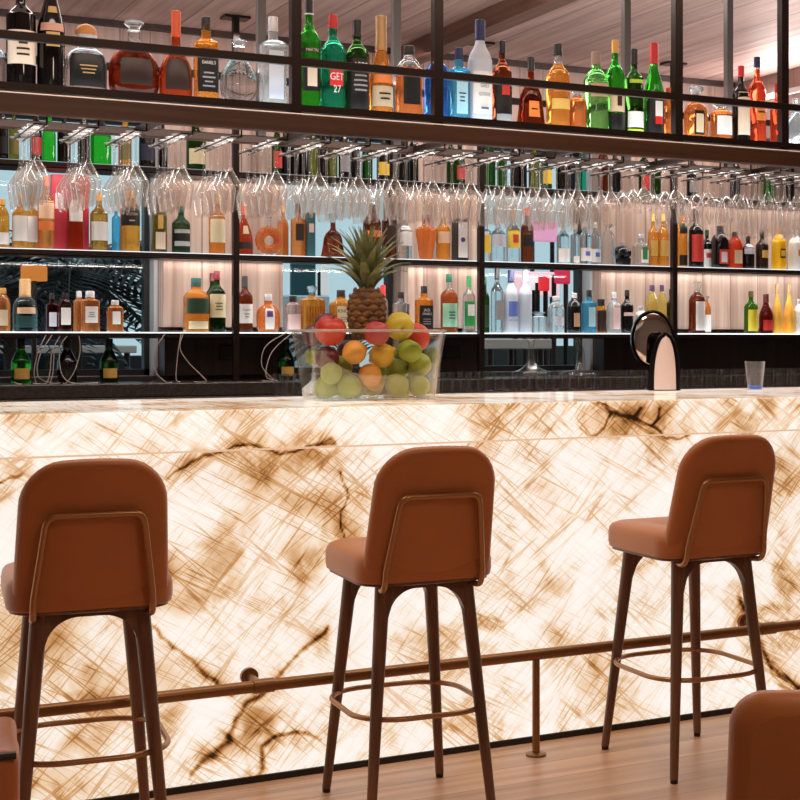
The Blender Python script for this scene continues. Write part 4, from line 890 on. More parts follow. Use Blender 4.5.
('liquor_bottle', 'tall golden bottle touching the third shelf post', (4.3846, 7.085, 1.7002), 0.0301, 0.2899, 'std', 2, 1.0, 'gold', None, 'goldcap', None, [(0.2, 0.5, 60, 'goldlab')], [], 'bottles on the middle back shelf'),
('liquor_bottle', 'slim gold bottle with black base label right of third shelf post', (4.5077, 7.085, 1.7002), 0.0303, 0.339, 'std', 2, 1.0, 'gold', None, 'black', None, [(0.03, 0.2, 60, 'black'), (0.55, 0.72, 60, 'black')], [], 'bottles on the middle back shelf'),
('liquor_bottle', 'black bottle with large red label, middle back shelf', (4.5996, 7.085, 1.7002), 0.0416, 0.3264, 'std', 2, 1.0, 'black', None, 'black', 0.8, [(0.1, 0.56, 70, 'redlab')], [], 'bottles on the middle back shelf'),
('liquor_bottle', 'black bottle with white and red label tucked beside red-labelled black bottle', (4.7286, 7.17, 1.7002), 0.031, 0.2198, 'std', 2, 1.0, 'black', None, 'dkgreencap', None, [(0.02, 0.5, 70, 'white'), (0.28, 0.4, 40, 'redlab')], [], 'bottles on the middle back shelf'),
('liquor_bottle', 'black square-shouldered bottle with white and red lower label', (4.7595, 7.085, 1.7002), 0.0448, 0.238, 'dome', 3, 1.0, 'black', None, 'black', None, [(0.1, 0.44, 42, 'redlab'), (0.14, 0.38, 26, 'white')], [], 'bottles on the middle back shelf'),
('liquor_bottle', 'red-orange bottle with flat black cap and beige label', (4.8609, 7.085, 1.7002), 0.0372, 0.2079, 'dome', 4, 1.0, 'redorange', None, 'black', None, [(0.14, 0.5, 46, 'beige')], [], 'bottles on the middle back shelf'),
('liquor_bottle', 'dark bottle with pale grey upper label left of brown cream liqueur', (4.9498, 7.085, 1.7002), 0.0368, 0.1884, 'std', 2, 1.0, 'black', None, 'darkcap', None, [(0.45, 0.75, 70, 'haze')], [], 'bottles on the middle back shelf'),
('liquor_bottle', 'dark brown cream liqueur bottle with small gold label', (5.0465, 7.085, 1.7002), 0.037, 0.2201, 'std', 2, 1.0, 'dkbrown', None, 'black', None, [(0.3, 0.5, 34, 'goldlab')], [], 'bottles on the middle back shelf'),
('liquor_bottle', 'bright yellow bottle with dark round emblem, middle back shelf', (5.1654, 7.085, 1.7002), 0.043, 0.2414, 'dome', 2, 1.0, 'yellow', None, 'goldcap', None, [(0.28, 0.5, 26, 'darkbrown'), (0.32, 0.46, 20, 'yellowlab')], [], 'bottles on the middle back shelf'),
('liquor_bottle', 'white opaque bottle with orange emblem at right frame edge', (5.2859, 7.085, 1.7002), 0.0461, 0.2343, 'dome', 2, 1.0, 'whiteglass', None, 'silver', None, [(0.35, 0.5, 20, 'orangelab')], [], 'bottles on the middle back shelf'),
('liquor_bottle', 'orange bottle with round pale label at left end of lower back shelf', (0.9875, 7.085, 1.3362), 0.0307, 0.1916, 'dome', 2, 1.0, 'orange', None, 'goldcap', None, [(0.14, 0.5, 34, 'beige')], [], 'bottles on the lower back shelf'),
('liquor_bottle', 'broad dark and clear bottle with tall bronze stopper, lower back shelf', (1.0787, 7.085, 1.3362), 0.0507, 0.2328, 'squat2', 2.6, 1.0, 'dkclear', None, 'bronze', 0.66, [(0.34, 0.46, 50, 'peach2'), (0.08, 0.3, 60, 'dkteal')], [], 'bottles on the lower back shelf'),
('liquor_bottle', 'dark red bottle with pale blue label and black cap, lower back shelf', (1.2066, 7.17, 1.3362), 0.0257, 0.1753, 'rect', 4, 1.0, 'dkred', None, 'black', None, [(0.14, 0.5, 40, 'haze')], [], 'bottles on the lower back shelf'),
('liquor_bottle', 'dark red bottle with white label near silver-capped orange bottles', (1.2476, 7.085, 1.3362), 0.0275, 0.1736, 'dome', 3.5, 1.0, 'dkred', None, 'black', None, [(0.18, 0.62, 50, 'white')], [], 'bottles on the lower back shelf'),
('liquor_bottle', 'orange bottle with silver cap partly behind a larger matching one', (1.3235, 7.17, 1.3362), 0.024, 0.1861, 'jar', 4, 1.0, 'orange', None, 'silver', None, [], [], 'bottles on the lower back shelf'),
('liquor_bottle', 'larger orange square bottle with silver cap and white label', (1.3554, 7.085, 1.3362), 0.0396, 0.1843, 'jar', 4, 1.0, 'orange', None, 'silver', None, [(0.22, 0.62, 44, 'white')], [('===', 0.42, 0.8, 'greyblue')], 'bottles on the lower back shelf'),
('liquor_bottle', 'small orange flat bottle with white label alone beside the window frame', (1.4648, 7.085, 1.3362), 0.0339, 0.1452, 'jar', 5, 1.0, 'orange', None, 'silver', None, [(0.24, 0.64, 32, 'white')], [], 'bottles on the lower back shelf'),
('liquor_bottle', 'broad amber whiskey bottle with dark green label and teal cap', (1.8314, 7.085, 1.3362), 0.0558, 0.2523, 'dome2', 3, 1.0, 'amber', None, 'dkteal', None, [(0.34, 0.62, 72, 'dkgreenlab'), (0.06, 0.2, 55, 'creamlab')], [], 'bottles on the lower back shelf'),
('liquor_bottle', 'dark green bottle with wine-red cap peeping behind cream-labelled green bottle', (1.929, 7.17, 1.3362), 0.0308, 0.2809, 'std', 2, 1.0, 'dkgreen', None, 'redcap2', None, [], [], 'bottles on the lower back shelf'),
('liquor_bottle', 'dark green whiskey bottle with cream label left of second shelf post', (1.9296, 7.085, 1.3362), 0.0398, 0.287, 'std', 2, 1.0, 'dkgreen', None, 'redcap2', None, [(0.24, 0.62, 72, 'creamlab')], [('===', 0.42, 1.1, 'olivelab')], 'bottles on the lower back shelf'),
('liquor_bottle', 'dark amber whisky bottle with white label right of second shelf post', (2.0627, 7.085, 1.3362), 0.0355, 0.2664, 'std', 2, 1.0, 'dkamber', None, 'black', 0.78, [(0.16, 0.5, 72, 'white')], [('Canadian', 0.4, 1.1, 'ink'), ('==', 0.3, 0.8, 'grey')], 'bottles on the lower back shelf'),
('liquor_bottle', 'crown-like faceted orange bottle with purple mark on white label', (2.1738, 7.085, 1.3362), 0.0548, 0.1829, 'flask', 2.6, 0.6, 'orange', None, 'silver', None, [(0.08, 0.62, 26, 'white'), (0.4, 0.56, 16, 'purple')], [], 'bottles on the lower back shelf'),
('liquor_bottle', 'pale bottle with pinkish label and dark cap before the teal window', (2.2965, 7.085, 1.3362), 0.036, 0.1751, 'jar', 3, 1.0, 'pink', None, 'black', None, [(0.08, 0.5, 70, 'pinklab')], [], 'bottles on the lower back shelf'),
('decanter', 'square cut-glass amber decanter left of pineapple', (2.3911, 7.085, 1.3362), 0.0553, 0.2248, 'carved', 5, 1.0, 'amber', None, 'clearcap', None, [], [], 'bottles on the lower back shelf'),
('liquor_bottle', 'amber bourbon bottle with cream label and black letters beside pineapple', (2.5379, 7.085, 1.3362), 0.0515, 0.2078, 'dome2', 4, 1.0, 'amber', None, 'black', None, [(0.1, 0.62, 44, 'creamlab')], [('KNOB', 0.5, 1.3, 'ink'), ('===', 0.3, 1.1, 'grey')], 'bottles on the lower back shelf'),
('liquor_bottle', 'pale bottle with red cap seen behind pineapple crown base', (2.7556, 7.085, 1.3362), 0.0248, 0.2361, 'std', 2, 1.0, 'pink', None, 'redcap', 0.74, [], [], 'bottles on the lower back shelf'),
('liquor_bottle', 'orange square bottle with clear neck and grey label above yellow fruit', (2.8509, 7.085, 1.3362), 0.0373, 0.2029, 'rect', 4, 1.0, 'orange', 0.5, 'darkcap', None, [(0.08, 0.42, 44, 'haze')], [], 'bottles on the lower back shelf'),
('liquor_bottle', 'square amber whiskey bottle with black label on lower back shelf', (2.9743, 7.085, 1.3362), 0.0398, 0.235, 'rect', 5, 1.0, 'amber', None, 'black', None, [(0.08, 0.58, 72, 'black')], [('JACK', 0.48, 0.9, 'white'), ("DANIEL'S", 0.4, 1.2, 'white'), ('===', 0.24, 1.1, 'grey')], 'bottles on the lower back shelf'),
('liquor_bottle', 'bourbon bottle with pale green label and tall green cap', (3.1108, 7.085, 1.3362), 0.0431, 0.2981, 'std', 2, 1.0, 'dkamber2', 0.7, 'dkgreencap', None, [(0.1, 0.5, 74, 'mint')], [('===', 0.3, 1.0, 'dkteal')], 'bottles on the lower back shelf'),
('liquor_bottle', 'clear bottle with bright green cap and green label left of middle shelf post', (3.2217, 7.085, 1.3362), 0.0332, 0.2903, 'std', 2, 1.0, 'clear', None, 'greencap', 0.8, [(0.12, 0.55, 70, 'greenlab'), (0.3, 0.5, 34, 'white')], [], 'bottles on the lower back shelf'),
('liquor_bottle', 'dark green bottle close right of middle shelf post, lower shelf', (3.3115, 7.085, 1.3362), 0.0231, 0.287, 'std', 2, 1.0, 'dkgreen', None, 'dkgreencap', None, [(0.1, 0.5, 60, 'dkgreenlab')], [], 'bottles on the lower back shelf'),
('liquor_bottle', 'clear vodka bottle with black cap and dark emblem', (3.3796, 7.085, 1.3362), 0.0335, 0.3348, 'std', 2, 1.0, 'clear', None, 'black', 0.82, [(0.2, 0.5, 30, 'grey')], [], 'bottles on the lower back shelf'),
('vodka_bottle', 'frosted vodka bottle with navy cap and blue emblem, lower back shelf', (3.4597, 7.085, 1.3362), 0.0388, 0.3263, 'tall', 2, 1.0, 'frost', None, 'navy', None, [(0.26, 0.5, 44, 'bluelab')], [('GREY GOOSE', 0.2, 1.3, 'greyblue')], 'bottles on the lower back shelf'),
('vodka_bottle', 'frosted white vodka bottle with silver cap beside navy-capped one', (3.5407, 7.085, 1.3362), 0.0364, 0.3281, 'tall', 2, 1.0, 'frost', None, 'silver', None, [], [], 'bottles on the lower back shelf'),
('liquor_bottle', 'short round clear bottle before frosted vodka, lower back shelf', (3.6224, 7.085, 1.3362), 0.0444, 0.1103, 'jar', 2, 1.0, 'crystal', None, 'clearcap', None, [], [], 'bottles on the lower back shelf'),
('liquor_bottle', 'wide clear bottle with pale blue tint and silver top before window', (3.7228, 7.085, 1.3362), 0.0447, 0.1954, 'dome', 2, 1.0, 'crystal', None, 'silver', None, [(0.2, 0.45, 40, 'haze')], [], 'bottles on the lower back shelf'),
('liquor_bottle', 'black bottle with diamond tan label at window frame, lower shelf', (3.8305, 7.085, 1.3362), 0.0371, 0.2128, 'dome', 2, 1.0, 'black', None, 'silver', None, [(0.16, 0.5, 30, 'tanlab')], [], 'bottles on the lower back shelf'),
('liquor_bottle', 'bright light blue gin bottle on lower back shelf', (3.9213, 7.085, 1.3362), 0.0352, 0.2302, 'rect', 4, 1.0, 'ltblue', None, 'black', None, [(0.15, 0.6, 36, 'ltbluelab')], [], 'bottles on the lower back shelf'),
('liquor_bottle', 'small amber bottle with brown label and black dropper-like top', (3.9947, 7.085, 1.3362), 0.0294, 0.1832, 'dome', 2, 1.0, 'amber', None, 'black', 0.8, [(0.05, 0.66, 70, 'darkbrown')], [], 'bottles on the lower back shelf'),
('liquor_bottle', 'clear bottle with pale pink label and silver cap, lower back shelf', (4.075, 7.085, 1.3362), 0.0331, 0.2219, 'dome2', 4, 1.0, 'crystal', None, 'silver', None, [(0.1, 0.7, 40, 'pinklab')], [], 'bottles on the lower back shelf'),
('liquor_bottle', 'black bottle with thin pink band, lower back shelf', (4.156, 7.085, 1.3362), 0.0351, 0.234, 'std', 2, 1.0, 'black', None, 'black', None, [(0.4, 0.48, 60, 'pinklab')], [], 'bottles on the lower back shelf'),
('liquor_bottle', 'white round bottle behind the chrome beer tap', (4.2441, 7.085, 1.3362), 0.037, 0.1485, 'dome', 2, 1.0, 'whiteglass', None, 'silver', None, [(0.3, 0.5, 40, 'haze')], [], 'bottles on the lower back shelf'),
('liquor_bottle', 'clear and yellow bottle with purple cap, nearer of a pair above tap', (4.3141, 7.085, 1.3362), 0.0319, 0.2638, 'dome', 2, 1.0, 'clearyellow', None, 'purplecap', None, [], [], 'bottles on the lower back shelf'),
('liquor_bottle', 'clear and yellow bottle with dark purple cap, farther of a pair above tap', (4.4306, 7.17, 1.3362), 0.0276, 0.2685, 'dome', 2, 1.0, 'clearyellow', None, 'purplecap', None, [], [], 'bottles on the lower back shelf'),
('liquor_bottle', 'black bottle with pale label close behind third shelf post, lower shelf', (4.4894, 7.17, 1.3362), 0.0302, 0.2473, 'std', 2, 1.0, 'black', None, 'black', None, [(0.05, 0.4, 40, 'haze')], [], 'bottles on the lower back shelf'),
('liquor_bottle', 'dark brown bottle with large white label and clear stopper, alone on lower shelf', (4.6062, 7.085, 1.3362), 0.0416, 0.2856, 'dome2', 3, 1.0, 'dkamber', None, 'clearcap', 0.8, [(0.06, 0.62, 48, 'white')], [], 'bottles on the lower back shelf'),
('liquor_bottle', 'amber bottle with white label tucked behind the clear-stoppered brown bottle', (4.7218, 7.17, 1.3362), 0.0282, 0.2117, 'dome', 2, 1.0, 'amber', None, 'clearcap', None, [(0.05, 0.5, 70, 'white')], [], 'bottles on the lower back shelf'),
('liquor_bottle', 'green bottle with yellow label, alone at the right lower shelf', (4.9704, 7.085, 1.3362), 0.0397, 0.2414, 'std', 2, 1.0, 'dkgreen2', None, 'olivecap', None, [(0.06, 0.56, 60, 'yellowgreen')], [], 'bottles on the lower back shelf'),
('liquor_bottle', 'dark red bottle with red emblem label left of two yellow bottles', (5.0743, 7.085, 1.3362), 0.0399, 0.226, 'burg', 2, 1.0, 'dkred', None, 'dkredcap', None, [(0.08, 0.34, 60, 'redseal')], [], 'bottles on the lower back shelf'),
('liquor_bottle', 'tall yellow-orange bottle with bronze cap, nearer of two alike', (5.1513, 7.085, 1.3362), 0.0343, 0.2844, 'cone', 2, 1.0, 'yelloworange', None, 'bronze', None, [], [], 'bottles on the lower back shelf'),
('liquor_bottle', 'tall yellow-orange bottle with bronze cap, farther of two alike', (5.2361, 7.085, 1.3362), 0.0345, 0.2859, 'cone', 2, 1.0, 'yelloworange', None, 'bronze', None, [], [], 'bottles on the lower back shelf'),
('liquor_bottle', 'white bottle cut by right frame edge, lower back shelf', (5.3073, 7.085, 1.3362), 0.0318, 0.2006, 'dome', 2, 1.0, 'whiteglass', None, 'silver', None, [], [], 'bottles on the lower back shelf'),
('champagne_bottle', 'green champagne bottle with gold label at left end of back ledge', (1.0568, 7.05, 1.1102), 0.0416, 0.196, 'burg', 2, 1.0, 'green', None, 'blackfoil', None, [(0.1, 0.34, 50, 'goldlab')], [], 'champagne bottles on the back ledge'),
('champagne_bottle', 'black champagne bottle without visible label behind tangled cables', (1.25, 7.05, 1.1102), 0.0422, 0.196, 'burg', 2, 1.0, 'black', None, 'blackfoil', None, [], [], 'champagne bottles on the back ledge'),
('champagne_bottle', 'dark champagne bottle with gold label before the lower window corner', (1.4313, 7.05, 1.1102), 0.0405, 0.196, 'burg', 2, 1.0, 'dkgreen', None, 'blackfoil', None, [(0.1, 0.32, 50, 'goldlab')], [], 'champagne bottles on the back ledge'),
('champagne_bottle', 'dark green champagne bottle left of the fruit bowl', (2.2508, 7.05, 1.1102), 0.0405, 0.196, 'burg', 2, 1.0, 'dkgreen', None, 'blackfoil', None, [(0.1, 0.32, 50, 'goldlab')], [], 'champagne bottles on the back ledge')]
for d in BOTTLES: bottle(d)
# cartons beside the bottles
for (nm, lb, x, y, z, w, dp, h, m, face) in [('bottle_carton', 'crimson bottle carton with pale pink panel, behind orange-capped bottle', 1.235, 7.185, 1.7002, 0.0623, 0.075, 0.345, 'crimson', None), ('bottle_carton', 'wide crimson bottle carton behind the red-brown bottle on middle shelf', 1.3175, 7.185, 1.7002, 0.092, 0.075, 0.345, 'crimson', None), ('bottle_carton', 'plain teal bottle carton between orange bottle and bell-shaped decanter', 2.3761, 7.085, 1.7002, 0.04, 0.075, 0.213, 'tealbox', None), ('bottle_carton', 'black bottle carton with white front and round dark emblem, left of middle post', 3.1716, 7.085, 1.7002, 0.0608, 0.075, 0.2151, 'black', 'white')]:
    o = thing(nm, lb, 'box', (x, y, z))
    G().bbox(-w/2, w/2, -dp/2, dp/2, 0, h, .0015, 1).build('carton_body', PL[m], o, smooth=False)
    if face:
        G().box(-w*.42, w*.42, -dp/2-.001, -dp/2-.0002, h*.08, h*.92).build('carton_face', PL[face], o, smooth=False)
        G().lathe([(0, .012), (.0006, .012)], 16, (0, 0, 0)).build('carton_emblem', PL['purple'], o).matrix_local = Matrix.Translation((0, -dp/2-.0012, h*.5)) @ Matrix.Rotation(R(90), 4, 'X')
    else:
        G().box(-w*.3, w*.3, -dp/2-.001, -dp/2-.0002, h*.55, h*.75).build('carton_face', PL['pinklab'], o, smooth=False)
# skull-shaped bottle on the middle shelf
sk = thing('skull_bottle', 'black glass skull-shaped bottle on the middle back shelf', 'bottle', (4.1218, 7.08, 1.70))
g = G(); bm = bmesh.new(); bmesh.ops.create_icosphere(bm, subdivisions=4, radius=1)
for v in bm.verts:
    c = v.co; c.x *= .049; c.y *= .056; c.z *= .044
    if c.z < -.012: c.x *= .9; c.y *= .92
    if c.y < -.030 and -.018 < c.z < .010 and .010 < abs(c.x) < .032: c.y += .014       # eye sockets
    if c.y < -.040 and -.030 < c.z < -.018 and abs(c.x) < .007: c.y += .010              # nose
    c.z += .066
g.bm(bm)
g.loft([[(x*s, y*s-.012, z) for x, y in rrect(.034, .036, .016, 6)] for z, s in ((0, .86), (.003, .95), (.02, 1), (.04, 1.02))], True, True)
for k in range(6): g.bbox(-.024+.0085*k-.0035, -.024+.0085*k+.0035, -.052, -.045, .012, .026, .001, 1)
g.build('glass_body', GL['black'], sk)
G().lathe([(.108, .012), (.116, .012), (.117, .014), (.126, .014)], 16).build('cap', PL['silver'], sk)

# ------------------------------------------------------------------ fruit bowl
BWX, BWY, BWZ = 1.845, 4.87, 1.0985
bowl = thing('fruit_bowl', 'large clear glass bowl of mixed fruit and pineapple on the bar top', 'bowl', (BWX, BWY, BWZ))
def oval(hw, hd, z): return [(x, y, z) for x, y in rrect(hw, hd, min(hw, hd)*.62, 8)]
bowlm = thin_glass('bowl_glass', (.985, .985, .97, 1), .8, .025, .02, body=.1, power=2.6)
outer = [(.0, .203, .122), (.004, .211, .130), (.03, .216, .134), (.10, .226, .140), (.17, .238, .146), (.225, .247, .151), (.232, .249, .152)]
G().loft([oval(a, b_, z) for z, a, b_ in outer], True, False).build('bowl_wall', bowlm, bowl)
G().loft([oval(a-.006, b_-.006, max(z, .0075)) for z, a, b_ in outer[1:]], True, False).build('inner_wall', bowlm, bowl)
G().tube([(x, y, .232) for x, y, _ in oval(.247, .150, 0)], .0048, 8, closed=True).build('rim', solid_glass('rim_glass', S(246, 240, 232), .1, milky=.4), bowl)
# frosted lower band with a dipping upper edge
g = G(); n = 40; vs = []
for k in range(n+1):
    u = -1+2*k/n; x = u*.212
    top = .085+.085*abs(u)**3.2
    for j in range(5):
        z = .012+(top-.012)*j/4; w = .132+.03*z/.23
        vs.append((x, -(w+.002)*(1-abs(x/.224)**5)**(1/5)-.0015, z))
g.add(vs, [(k*5+j, (k+1)*5+j, (k+1)*5+j+1, k*5+j+1) for k in range(n) for j in range(4)])
fm, fn, fl_ = new_mat('frosted_band')
fo = N(fn, 'ShaderNodeOutputMaterial'); fx = N(fn, 'ShaderNodeMixShader'); fx.inputs[0].default_value = .15
fa = N(fn, 'ShaderNodeBsdfTransparent'); fb = N(fn, 'ShaderNodeBsdfDiffuse'); fb.inputs[0].default_value = S(250, 246, 226)
fl_.new(fa.outputs[0], fx.inputs[1]); fl_.new(fb.outputs[0], fx.inputs[2]); fl_.new(fx.outputs[0], fo.inputs[0])
g.build('frosted_band', fm, bowl)

def fruit_mat(name, c1, c2, scale=6, rough=.35, bump=.0):
    m, n, l = new_mat(name)
    out = N(n, 'ShaderNodeOutputMaterial'); p = N(n, 'ShaderNodeBsdfPrincipled')
    tc = N(n, 'ShaderNodeTexCoord'); nz = N(n, 'ShaderNodeTexNoise'); nz.inputs['Scale'].default_value = scale; nz.inputs['Detail'].default_value = 5
    l.new(tc.outputs['Object'], nz.inputs['Vector'])
    rp = N(n, 'ShaderNodeValToRGB'); rp.color_ramp.elements[0].position = .35; rp.color_ramp.elements[0].color = c1
    rp.color_ramp.elements[1].position = .65; rp.color_ramp.elements[1].color = c2
    l.new(nz.outputs['Fac'], rp.inputs[0]); l.new(rp.outputs[0], p.inputs['Base Color'])
    p.inputs['Roughness'].default_value = rough; p.inputs['Subsurface Weight'].default_value = .0
    if bump:
        n2 = N(n, 'ShaderNodeTexNoise'); n2.inputs['Scale'].default_value = 110; l.new(tc.outputs['Object'], n2.inputs['Vector'])
        bp = N(n, 'ShaderNodeBump'); bp.inputs['Strength'].default_value = bump; bp.inputs['Distance'].default_value = .003
        l.new(n2.outputs['Fac'], bp.inputs['Height']); l.new(bp.outputs[0], p.inputs['Normal'])
    l.new(p.outputs[0], out.inputs[0]); return m
FM = dict(red=fruit_mat('red_apple', S(176, 22, 20), S(218, 74, 46)), plum=fruit_mat('dark_plum', S(58, 12, 24), S(104, 24, 36)), pink=fruit_mat('pink_apple', S(176, 44, 60), S(214, 110, 100)),
          lemon=fruit_mat('lemon', S(226, 176, 40), S(246, 208, 84), 8, .4, .3), pear=fruit_mat('yellow_apple', S(206, 184, 46), S(232, 216, 92)),
          green=fruit_mat('green_apple', S(134, 158, 34), S(180, 192, 62)), lime=fruit_mat('lime', S(116, 150, 34), S(176, 190, 74), 8, .4, .25), orange=fruit_mat('orange', S(238, 150, 46), S(248, 178, 80), 8, .4, .3))
STEM = principled('fruit_stem', S(60, 42, 26), .7)
def fruit(nm, cat, lb, m, x, y, z, r, kind='apple', rot=(0, 0, 0)):
    o = thing(nm, lb, cat, (BWX+x, BWY+y, BWZ+z), 0, 'fruit in the glass bowl'); o.rotation_euler = rot
    if kind == 'apple':
        pr = [(-.86, .05), (-.93, .22), (-.92, .42), (-.72, .74), (-.35, .96), (.05, 1.02), (.42, .93), (.72, .68), (.84, .38), (.78, .16), (.66, .04)]
    elif kind == 'lemon':
        pr = [(-1.25, .05), (-1.18, .16), (-1.02, .32), (-.78, .62), (-.4, .9), (0, 1), (.4, .9), (.78, .62), (1.02, .34), (1.16, .2), (1.28, .16), (1.33, .05)]
    else:
        pr = [(-1, .05), (-.95, .3), (-.72, .7), (-.38, .93), (0, 1), (.38, .93), (.72, .7), (.95, .3), (1, .05)]
    g = G().lathe([(a*r, b_*r) for a, b_ in catmull(pr, 3)], 24)
    if kind == 'apple':
        for i, v in enumerate(g.v):
            a = math.atan2(v[1], v[0]); k = 1+.025*math.cos(5*a)*(1 if v[2] < 0 else .3)
            g.v[i] = (v[0]*k, v[1]*k, v[2])
    g.build('flesh', FM[m], o, angle=80)
    if kind == 'apple':
        G().tube([(0, 0, .66*r), (.02*r, 0, .85*r), (.1*r, 0, 1.02*r)], .0018, 6).build('stem', STEM, o)
    return o
FR = [
('plum', 'plum', 'dark plum at the left rim of the fruit bowl', 'plum', -0.1873, 0.0407, 0.2152, 0.0356, 'ball', (0, 0, 0)),
('plum', 'plum', 'dark plum peeping above the red apple in the fruit bowl', 'plum', -0.1268, 0.0743, 0.2525, 0.0409, 'ball', (0, 0, 0)),
('apple', 'apple', 'bright red-orange apple at the left front of the fruit bowl', 'red', -0.1513, -0.0408, 0.2342, 0.0514, 'apple', (0.3, 0.1, 0)),
('apple', 'apple', 'large red apple at the right end of the fruit bowl', 'red', 0.1672, 0.0079, 0.2109, 0.0518, 'apple', (-0.2, 0.25, 1)),
('apple', 'apple', 'pink-red apple just under the pineapple in the fruit bowl', 'pink', -0.0088, -0.0926, 0.2254, 0.0422, 'apple', (0.2, 0, 2)),
('apple', 'apple', 'yellow apple right of the pineapple, topmost in the bowl', 'pear', 0.0881, -0.0525, 0.2481, 0.0478, 'apple', (1.9, 0.3, 0)),
('apple', 'apple', 'green apple under the yellow apple in the fruit bowl', 'green', 0.1116, -0.0879, 0.1655, 0.0393, 'apple', (0.4, 0.2, 1)),
('lemon', 'lemon', 'smooth yellow-orange lemon left of centre in the fruit bowl', 'orange', -0.0796, -0.0726, 0.1608, 0.0403, 'lemon', (0, 1.3, 0.3)),
('lemon', 'lemon', 'knobbly yellow lemon in the centre front of the fruit bowl', 'lemon', 0.0298, -0.039, 0.1503, 0.0421, 'lemon', (0.4, 1.1, -0.4)),
('plum', 'plum', 'dark plum low at the left front of the fruit bowl', 'plum', -0.1565, -0.0229, 0.1409, 0.0401, 'ball', (0, 0, 0)),
('apple', 'apple', 'green apple at the left wall of the fruit bowl', 'green', -0.176, 0.0512, 0.1469, 0.032, 'apple', (0.2, 0.2, 0)),
('orange', 'orange', 'pale orange in the lower centre of the fruit bowl', 'orange', -0.0282, -0.0803, 0.0843, 0.0387, 'ball', (0, 0, 0)),
('lemon', 'lemon', 'small lemon low in the centre beside the pale orange', 'lemon', 0.019, -0.0053, 0.0591, 0.0326, 'lemon', (0, 1.2, 0.8)),
('lime', 'lime', 'lime behind the frosted glass, upper left of the bowl', 'lime', -0.1638, -0.0843, 0.0917, 0.0356, 'ball', (0.0, 1.2, 0.0)),
('lime', 'lime', 'lime low in the left third of the fruit bowl', 'lime', -0.1518, -0.0147, 0.0485, 0.0394, 'ball', (0.3, 1.2, 0.5)),
('lime', 'lime', 'lime low in the bowl under the smooth lemon', 'lime', -0.0996, -0.0749, 0.0487, 0.0395, 'ball', (0.6, 1.2, 1.0)),
('lime', 'lime', 'lime right of the knobbly lemon behind frosted glass', 'lime', 0.0994, 0.0002, 0.0971, 0.0404, 'ball', (0.8999999999999999, 1.2, 1.5)),
('lime', 'lime', 'lime under the large red apple in the bowl', 'lime', 0.1635, -0.0465, 0.1168, 0.0406, 'ball', (1.2, 1.2, 2.0)),
('lime', 'lime', 'lime at the bottom of the bowl below the green apple', 'lime', 0.0714, -0.0704, 0.0493, 0.0403, 'ball', (1.5, 1.2, 2.5)),
('lime', 'lime', 'lime low in the right corner of the bowl', 'lime', 0.1487, -0.0771, 0.0459, 0.0369, 'ball', (1.7999999999999998, 1.2, 3.0)),
('lime', 'lime', 'small lime at the very bottom centre of the bowl', 'lime', -0.0532, -0.0187, 0.0418, 0.0328, 'ball', (2.1, 1.2, 3.5)),
('lime', 'lime', 'small lime squeezed against the right wall of the bowl', 'lime', 0.1693, 0.0287, 0.1112, 0.0339, 'ball', (2.4, 1.2, 4.0)),
('lime', 'lime', 'small lime at the bottom left corner of the bowl', 'lime', -0.1605, 0.0531, 0.0377, 0.0287, 'ball', (2.6999999999999997, 1.2, 4.5)),
('lime', 'lime', 'lime deep in the left middle of the bowl behind the dark plum', 'lime', -0.0938, 0.0208, 0.1092, 0.0393, 'ball', (0, 0, 0)),
('lime', 'lime', 'lime deep in the right middle of the bowl behind the knobbly lemon', 'lime', 0.1052, 0.0813, 0.1035, 0.0402, 'ball', (0, 0, 0)),
('lime', 'lime', 'lime deep at the bottom centre of the bowl, farther back', 'lime', 0.0387, 0.0745, 0.0489, 0.0399, 'ball', (0, 0, 0)),
('lime', 'lime', 'lime deep at the bottom left of the bowl, farther back', 'lime', -0.0786, 0.0592, 0.0452, 0.0362, 'ball', (0, 0, 0)),
('lime', 'lime', 'lime deep at the bottom right of the bowl, farther back', 'lime', 0.1538, 0.0535, 0.046, 0.037, 'ball', (0, 0, 0)),
('lime', 'lime', 'lime behind the large red apple, partly hidden', 'lime', 0.1714, 0.088, 0.1579, 0.0405, 'ball', (0, 0, 0)),
('plum', 'plum', 'dark plum deep in the bowl behind the smooth lemon', 'plum', -0.0505, 0.07, 0.1606, 0.0397, 'ball', (0, 0, 0))]
for a in FR: fruit(*a)
# pineapple
PX, PY, PZ = (1.8479, 4.9, 1.3016)
pn = thing('pineapple', 'whole brown pineapple with grey-green crown standing in the fruit bowl', 'pineapple', (PX, PY, PZ))
pn.rotation_euler = (R(2), R(-1), 0)
pm = fruit_mat('pineapple_skin', S(92, 60, 28), S(142, 98, 46), 30, .6)
core = [(0, .035), (.012, .052), (.05, .063), (.10, .066), (.14, .060), (.168, .042), (.175, .02)]
cp = catmull(core, 4)
body = G().lathe([(z, r_*.95) for z, r_ in cp], 32).build('fruit_body', pm, pn, angle=80)
eye = G()
for k in range(105):
    z = .008+.160*(k/105); a = k*2.39996*1.0
